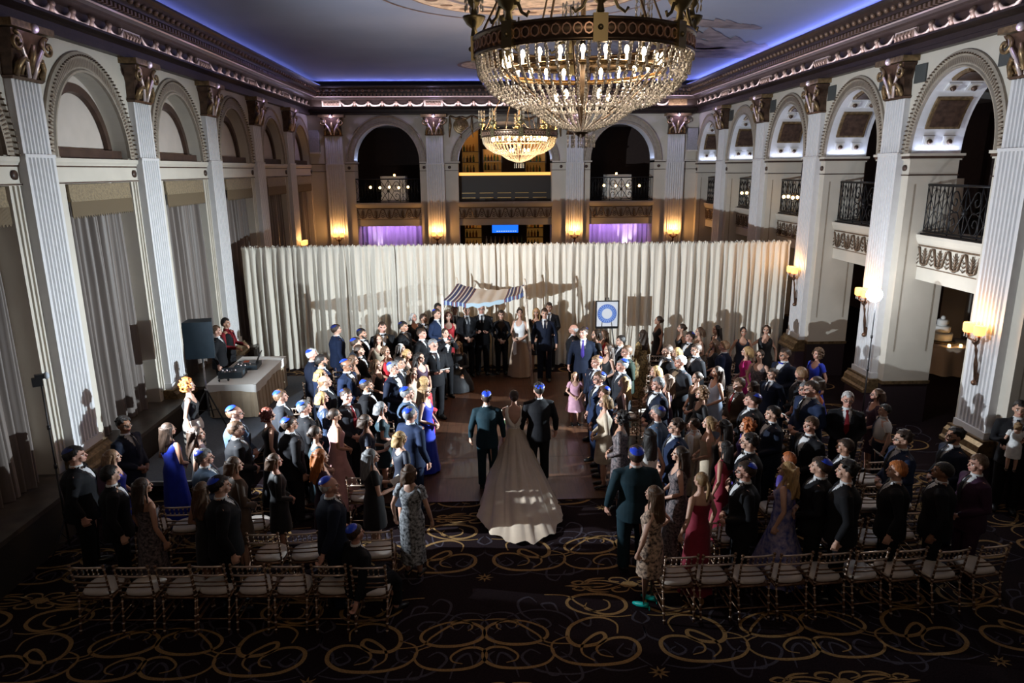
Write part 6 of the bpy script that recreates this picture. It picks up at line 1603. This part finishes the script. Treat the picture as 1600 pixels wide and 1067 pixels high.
# video photographer in black and a crouching photographer
p = ground(699, 501, 1.72)
vp = person('photographer in black with a video camera and red light before the canopy', (p.x, 16.2), 1.72, 150, 'f', 'lens', 0, 'pony', 'dbr', 0, 'pant', 'blk', '', z=.023)
def camera_prop(b, label, z=1.55, y=.24):
    t = thing('camera', label, 'camera'); t.location = b.location; t.rotation_euler = b.rotation_euler; t.scale = b.scale
    m = MB(); m.box((-.07, y, z-.05), (.07, y+.07, z+.05)); m.box((-.03, y, z+.05), (.03, y+.06, z+.085)); m.build('camera_body', BLACK, t)
    m = MB(); m.tube([(0, y+.07, z), (0, y+.17, z)], [.038, .042], 12); m.build('lens', BLACK, t); return t
c = camera_prop(vp, 'video camera with a small red light held by the photographer in black')
m = MB(); m.ball((.05, .32, 1.61), .012, 8, 6); m.build('record_light', mat('red_lamp', (1, .02, .02), .4, emit=(1, .02, .02), estr=12), c)
p = ground(716, 541, 1.12)
def crouch(label, x, y, yaw, hair, hc, col, z):
    s = .95; b = link(body_mesh('f', 'book', 0), 'person', None, [SKIN[0], EYE, LIP, EYW]); b.location = (x, y, z-.0); b.rotation_euler = (0, 0, -radians(yaw)); tag(b, label, 'person')
    return b
# crouching body: folded legs
def folded_body(key, thigh, shin, sex, pose):
    def mk():
        mb = MB(); torso(mb, sex); head_parts(mb, sex, 0)
        mb.tube([(0, -.012, 1.45), (0, -.01, 1.53), (0, .0, 1.6)], [.055, .05, .048], 12)
        for S, E, Wr, d, n in arms(pose, sex):
            mb.tube([S+V3((-S.x*.25, 0, .01)), S, (S+E)/2, E, (E*2+Wr)/3, Wr], [.05, .05, .043, .036, .037, .025], 10); hand(mb, Wr, d, n, .8)
        for sg in (-1, 1):
            H_ = V3((sg*.085, 0, .93)); K = H_+V3((sg*thigh[0], thigh[1], thigh[2])); A = K+V3((0, shin[0], shin[1]))
            mb.tube([H_, K, (K+A)/2, A], [.09, .06, .055, .036], 10); mb.tube([A+V3((0, -.03, -.03)), A+V3((0, .13, -.045))], [.036, .024], 8)
        me = fused(mb, .0082, 1, .3, lambda p: p.z > 1.545, fac=.35)
        for nm in range(4): me.materials.append(None)
        for pf in me.polygons:
            q = pf.center
            if q.y > .06 and q.z > 1.58:
                if ((abs(q.x)-.031)/.009)**2+((q.z-1.668)/.0095)**2 < 1: pf.material_index = 1
                elif abs(q.z-1.692) < .0055 and .012 < abs(q.x) < .052: pf.material_index = 1
                elif ((q.x)/.025)**2+((q.z-1.612)/.009)**2 < 1 and q.y > .085: pf.material_index = 2
        return me
    return cached(('folded', key), mk)
b = link(folded_body('crouch', (.05, .34, -.06), (-.3, -.3), 'f', 'book'), 'person', None, [SKIN[0], EYE, LIP, EYW]); s = .95
b.location = (p.x, p.y, .023-.5*s); b.rotation_euler = (0, 0, radians(172)); b.scale = (s, s, s); tag(b, 'blonde photographer in a long black dress crouching before the canopy with a camera', 'person')
link(hair_mesh('long'), 'hair', b, hairmat('dblo')); [link(sleeve_mesh('f', 'book', 'l', q), 'sleeve', b, cloth('blk', 'dress')) for q in (0, 1)]
m = MB(); n = 40; vs = []
for z, a, bb, oy in ((.53, .42, .46, .1), (.66, .4, .44, .1), (.86, .3, .34, .1), (.98, .2, .19, .03), (1.1, .14, .11, 0), (1.3, .165, .14, 0), (1.4, .15, .11, 0), (1.47, .08, .07, 0)):
    for k in range(n): t_ = 2*pi*k/n; vs.append((a*(1+.05*sin(7*t_)*(z < .9))*cos(t_), oy+bb*sin(t_), z))
m.add(vs, [(i*n+k, i*n+(k+1) % n, (i+1)*n+(k+1) % n, (i+1)*n+k) for i in range(7) for k in range(n)], 0, True); link(simple(m), 'dress', b, cloth('blk', 'dress'))
PEOPLE.append((b.location.x, b.location.y, b)); camera_prop(b, 'stills camera in the hands of the crouching blonde photographer', 1.2, .3)

# seated older man in the front left row
SITX, SITY = -1.62, 7.56
b = link(folded_body('seated', (.03, .42, .02), (.02, -.44), 'm', 'reach'), 'person', None, [SKIN[2], EYE, LIP, EYW]); s = .98
b.location = (SITX, SITY, .001-.44*s); b.rotation_euler = (0, 0, -radians(52)); b.scale = (s, s, s); tag(b, 'elderly man in dark suit and blue kippah seated sideways on the last front-left chair', 'person')
link(hair_mesh('crop'), 'hair', b, hairmat('dbr')); link(kippah_mesh(), 'kippah', b, KIP); link(jacket_mesh('m', 'reach', -.09), 'jacket', b, [cloth('blk'), cloth('blk')]); link(shirt_mesh('m'), 'shirt', b, SHIRT)
m = MB()
for sg in (-1, 1): m.tube([(sg*.085, -.03, .93), (sg*.11, .2, .945), (sg*.115, .42, .95), (sg*.115, .46, .88), (sg*.115, .45, .56)], [.115, .1, .088, .08, .072], 14)
m.tube([(0, -.01, z) for z in (.84, .9, 1.02)], 1.0, 18, flat=[(.17, .13), (.176, .138), (.165, .122)])
me = fused(m, .016, 3, .6); me.materials.append(None); link(me, 'trousers', b, cloth('blk'))
m = MB()
for sg in (-1, 1): m.tube([(sg*.115, .4, .485), (sg*.115, .5, .49), (sg*.115, .62, .475)], [.045, .045, .026], 8)
link(simple(m), 'shoes', b, SHOE)

# disc jockeys on the stage, curly redhead on the stage
def stage_person(u, v, label, h, yaw, sex, pose, hair, hc, sk, top, col, ex, z=.3, **k):
    p = ground(u, v, h+z); return person(label, (p.x, p.y), h, yaw, sex, pose, 0, hair, hc, sk, top, col, ex, z=z, **k)
stage_person(352, 497, 'disc jockey in red shirt, red tie and black waistcoat behind the skirted table', 1.8, 100, 'm', 'desk', 'short', 'blk', 1, 'vest', 'blk', 'R')
stage_person(338, 509, 'brown-haired disc jockey in black between loudspeaker and the man in red shirt', 1.74, 85, 'm', 'side', 'short', 'br', 2, 'suit', 'blk', '')
rh = stage_person(293, 592, 'woman with big curly ginger hair, black top and striped skirt on the stage corner', 1.7, 80, 'f', 'side', 'curly', 'ging', 0, 'mt', 'blk', '')
m = MB(); n = 36
ZS_ = [.3, .36, .41, .47, .52, .58, .63, .69, .74, .8, .86, .93, 1.0, 1.06]; vs = []
for z in ZS_:
    for k in range(n): t_ = 2*pi*k/n; a = .205 if z < .95 else .205-(z-.95)*.5; vs.append((a*cos(t_), a*.86*sin(t_), z))
for i in range(len(ZS_)-1): m.add([vs[j] for j in range(i*n, (i+2)*n)], [(k, (k+1) % n, n+(k+1) % n, n+k) for k in range(n)], 0 if (i % 2 and i < 10) else 1, True)
me = bpy.data.meshes.new('striped'); me.from_pydata(m.v, [], m.f); me.materials.append(None); me.materials.append(None); me.polygons.foreach_set('material_index', m.m); me.polygons.foreach_set('use_smooth', m.sm)
link(me, 'striped_skirt', rh, [cloth('blk', 'dress'), mat('cream_skirt_cloth', (.6, .56, .5), .6)])

# toddler in the arms of the man on the far right
hold = [o for x, y, o in PEOPLE if 'holding a toddler' in o['label']][0]
a_ = -hold.rotation_euler.z; fx, fy = sin(a_), cos(a_)
td = person('blonde toddler in a white dress held against the shoulder at far right', (hold.location.x+fx*.3-.02, hold.location.y+fy*.3), .82, 30, 'f', 'link', 0, 'bob', 'dblo', 0, 'kth', 'white', '', z=.78, wd=1.15)

# bride and her two escorts
BR = ground(803, 611, 1.70)
br = link(body_mesh('f', 'link', 0), 'person', None, [SKIN[0], EYE, LIP, EYW]); br.location = (BR.x, BR.y, .023); s = 1.70/1.79; br.scale = (s, s, s); br.rotation_euler = (0, 0, radians(2)); br.scale = (s*1.06, s*1.06, s); tag(br, 'bride with dark low bun in open-back champagne satin gown with a long train', 'person')
PEOPLE.append((BR.x, BR.y, br)); link(hair_mesh('updo'), 'hair', br, hairmat('dbr'))
GOWN = mat('champagne_satin', (.47, .38, .29), .42, noise=.05, nscale=5, sheen=.3, bump=.12, bscale=6)
m = MB(); n = 120; vs = []; R_ = [(1.12, .132, .104, 0, 0), (1.06, .145, .118, 0, 0), (.96, .19, .16, -.01, .1), (.8, .25, .24, -.05, .5), (.55, .33, .36, -.16, 1), (.33, .43, .52, -.34, 1), (.16, .49, .75, -.6, 1), (.07, .54, .95, -.82, 1), (.025, .59, 1.1, -.95, .8), (.012, .62, 1.16, -.99, .5)]
for z, a, b_, oy, pl in R_:
    for k in range(n):
        t_ = 2*pi*k/n; f = 1+pl*(.06*sin(13*t_+.6)+.035*sin(21*t_)+.02*sin(34*t_+z*3)); yy = b_*f*sin(t_)+oy
        wid = 1.0+(.12 if yy < oy else 0)*(1 if z < .5 else 0); zz = z+(.022*pl*(1+sin(11*t_+.6)) if z < .3 else 0)
        if z < .1 and yy > .2: yy = .2+(yy-.2)*.6
        vs.append((a*f*wid*cos(t_), yy, max(zz, .004)))
m.add(vs, [(i*n+k, (i+1)*n+k, (i+1)*n+(k+1) % n, i*n+(k+1) % n) for i in range(len(R_)-1) for k in range(n)], 0, True); sk = link(simple(m), 'gown_skirt', br, GOWN)
m = MB(); T = [(1.06, .134, .108), (1.12, .134, .107), (1.2, .146, .116), (1.3, .166, .143), (1.36, .163, .133), (1.42, .15, .11), (1.462, .118, .08)]; n = 48; vs = []
for z, a, b_ in T:
    for k in range(n):
        t_ = 2*pi*k/n; bk = max(0, -sin(t_)); fr = max(0, sin(t_)); zz = z
        if z > 1.12: zz = z-(z-1.12)*min(1, (bk**1.1)*1.0)*.97-(z-1.12)*.2*fr**2
        vs.append((a*cos(t_), -.006+b_*sin(t_), zz))
m.add(vs, [(i*n+k, i*n+(k+1) % n, (i+1)*n+(k+1) % n, (i+1)*n+k) for i in range(len(T)-1) for k in range(n)], 0, True); link(simple(m), 'bodice', br, mat('ivory_satin_bodice', (.68, .62, .54), .4, sheen=.3))
m = MB()
for sg in (-1, 1):
    P = [(sg*.118, -.03, 1.475), (sg*.135, -.075, 1.4), (sg*.125, -.115, 1.3), (sg*.07, -.128, 1.19), (0, -.118, 1.13)]
    m.tube(P, [.022, .03, .034, .038, .034], 8, flat=[(1.0, .55)]*5)
    m.tube([(sg*.118, -.03, 1.475), (sg*.11, .05, 1.46)], .014, 6)
    m.tube([(0, -.13, 1.12), (sg*.03, -.145, 1.135), (sg*.055, -.13, 1.11), (sg*.02, -.135, 1.09), (0, -.13, 1.12)], .012, 5)
link(simple(m), 'back_straps', br, mat('ivory_satin_bodice', (0, 0, 0)))
bq = thing('bouquet', 'white rose bouquet in front of the bride, peeking out on her left', 'flowers', (BR.x-.2, BR.y+.3, 1.14))
m = MB(); rq = random.Random(2)
for k in range(22):
    a, b_ = rq.uniform(0, 6.28), rq.uniform(0, 1.4); m.ball((.1*sin(b_)*cos(a), .1*sin(b_)*sin(a), .08*cos(b_)), .036, 7, 5)
m.build('blossoms', mat('ivory_petals', (.66, .63, .5), .7), bq)
m = MB(); m.tube([(0, 0, .02), (.04, -.02, -.2)], [.03, .02], 8); m.build('stems', mat('green_stems', (.05, .12, .04), .6), bq)
e1 = ground(760, 612, 1.76); e2 = ground(838, 602, 1.80)
person('slim escort in teal-black suit and blue kippah on the left of the bride', (e1.x, e1.y), 1.76, 0, 'm', 'side', 0, 'short', 'dbr', 0, 'suit', 'teal', 'k', z=.023)
person('broad escort in black tuxedo and blue kippah on the right of the bride', (e2.x+.04, e2.y), 1.82, -5, 'm', 'side', -12, 'mop', 'blk', 2, 'tux', 'blk', 'k', z=.023, wd=1.06)

# ------------------------------------------------------------------ chiavari chairs
CHW = mat('mahogany_gilt_chair_wood', (.16, .085, .045), .35, metal=.35, noise=.3, nscale=20, coat=.2)
CHJ = mat('chair_gilt_ring', (.62, .48, .38), .3, metal=.55)
CUSH = mat('ivory_seat_cushion', (.5, .44, .39), .8, noise=.05, nscale=6, bump=.1)
def beads_tube(mb, a, b, r, n, rb, mi=0):
    a, b = V3(a), V3(b); mb.tube([a, b], [r, r*.85], 6, mi)
    for k in range(n):
        p = a+(b-a)*((k+.5)/n); d = (b-a).normalized()*.01
        mb.tube([p-d, p, p+d], [r, rb, r], 6, 1, cap=False)
def make_chair():
    t = thing('chiavari_chair', 'x', 'chair'); M = [CHW, CHJ]
    mb = MB(); mb.lathe([(0, .445), (.17, .445), (.205, .455), (.212, .47), (.2, .488), (.15, .497), (0, .5)], n=20, sx=.98, sy=.95)
    k0 = 0; mb.xf(lambda x, y, z: (max(-.198, min(.198, x*1.12)), max(-.19, min(.205, y*1.12)), z)); mb.build('cushion', CUSH, t)
    mb = MB()
    for a, b in (((-.2, -.19, .43), (.2, -.19, .43)), ((-.2, .19, .43), (.2, .19, .43)), ((-.2, -.19, .43), (-.2, .19, .43)), ((.2, -.19, .43), (.2, .19, .43))): mb.tube([a, b], .016, 6)
    mb.box((-.19, -.18, .43), (.19, .18, .444)); mb.build('seat_frame', CHW, t)
    for sg in (-1, 1):
        mb = MB(); beads_tube(mb, (sg*.19, .2, 0), (sg*.2, .185, .44), .013, 5, .019); mb.build('leg', M, t)
        mb = MB(); beads_tube(mb, (sg*.185, -.29, 0), (sg*.195, -.2, .44), .014, 5, .02)
        beads_tube(mb, (sg*.195, -.2, .44), (sg*.2, -.265, .89), .0135, 6, .02); mb.ball((sg*.2, -.267, .9), .02, 8, 6); mb.build('leg', M, t)
    mb = MB()
    for z in (.88, .755, .66, .6): y = -.2-.065*(z-.44)/.45; mb.tube([(-.2, y, z), (-.07, y-.012, z), (.07, y-.012, z), (.2, y, z)], .0125 if z > .7 else .009, 6, 1 if z > .7 else 0)
    mb.build('back_rails', M, t)
    for k in range(5):
        x = -.12+.06*k; mb = MB(); beads_tube(mb, (x, -.25, .755), (x, -.27, .88), .006, 2, .013); mb.build('spindle', M, t)
    mb = MB()
    for z, y in ((.17, -.255), (.25, .19)): mb.tube([(-.19, y, z), (.19, y, z)], .009, 5)
    for sg in (-1, 1):
        for z in (.14, .25): mb.tube([(sg*.188, -.26+.1*z, z), (sg*.193, .195, z)], .009, 5)
    mb.build('stretchers', CHW, t)
    return t
proto = make_chair(); used = [False]; CHAIRS = []
def place(x, y, rz, label, group):
    o = proto if not used[0] else copy_tree(proto); used[0] = True
    o.location = (x, y, floor_z(x, y)); o.rotation_euler = (0, 0, rz); o['label'] = label; o['category'] = 'chair'
    if group: o['group'] = group
    CHAIRS.append(o); return o
def clear(x, y, m=(.40, .40)):
    return all(abs(px-x) > m[0] or abs(py-y) > m[1] for px, py, _ in PEOPLE)
ordn = ['first', 'second', 'third', 'fourth', 'fifth', 'sixth', 'seventh', 'eighth', 'ninth']
LFR = [(136, 886), (205, 886), (270, 886), (324, 884), (387, 884), (448, 884), (514, 884), (576, 886)]
RFR = [(1064, 870), (1122, 868), (1183, 868), (1243, 866), (1303, 864), (1362, 861), (1422, 859), (1488, 860), (1553, 853)]
for k, (u, v) in enumerate(LFR):
    p = ground(u, v, .89); place(p.x, p.y+.265, radians(-2), 'gilt chiavari chair with ivory cushion, %s from the left in the nearest left row' % ordn[k], 'chairs of the nearest left row')
for k, (u, v) in enumerate(RFR):
    p = ground(u, v, .89); place(p.x, p.y+.265, radians(3+.6*k), 'gilt chiavari chair with ivory cushion, %s from the aisle in the nearest right row' % ordn[k], 'chairs of the nearest right row')
rows = ['second', 'third', 'fourth', 'fifth', 'sixth', 'seventh', 'eighth', 'ninth', 'tenth', 'eleventh', 'twelfth']
NR = 11
for r in range(NR):
    for side, xs0, n in (('left', -1.5, 8), ('right', 2.32, 9)):
        for k in range(n):
            x = xs0-.475*k if side == 'left' else xs0+.475*k
            y = 8.42+.82*r+(.02*k if side == 'right' else 0)
            if side == 'left' and y > 10.8 and x < -4.1: continue
            if y > 17: continue
            for dy in (0, -.12, .12, -.2):
                if clear(x, y+dy):
                    place(x, y+dy, radians(random.Random(r*31+k).uniform(-4, 4)), 'gilt chiavari chair with ivory cushion among the standing guests in the %s %s row' % (rows[r], side), 'chairs of the %s %s row' % (rows[r], side)); break
import sys,json
names={}
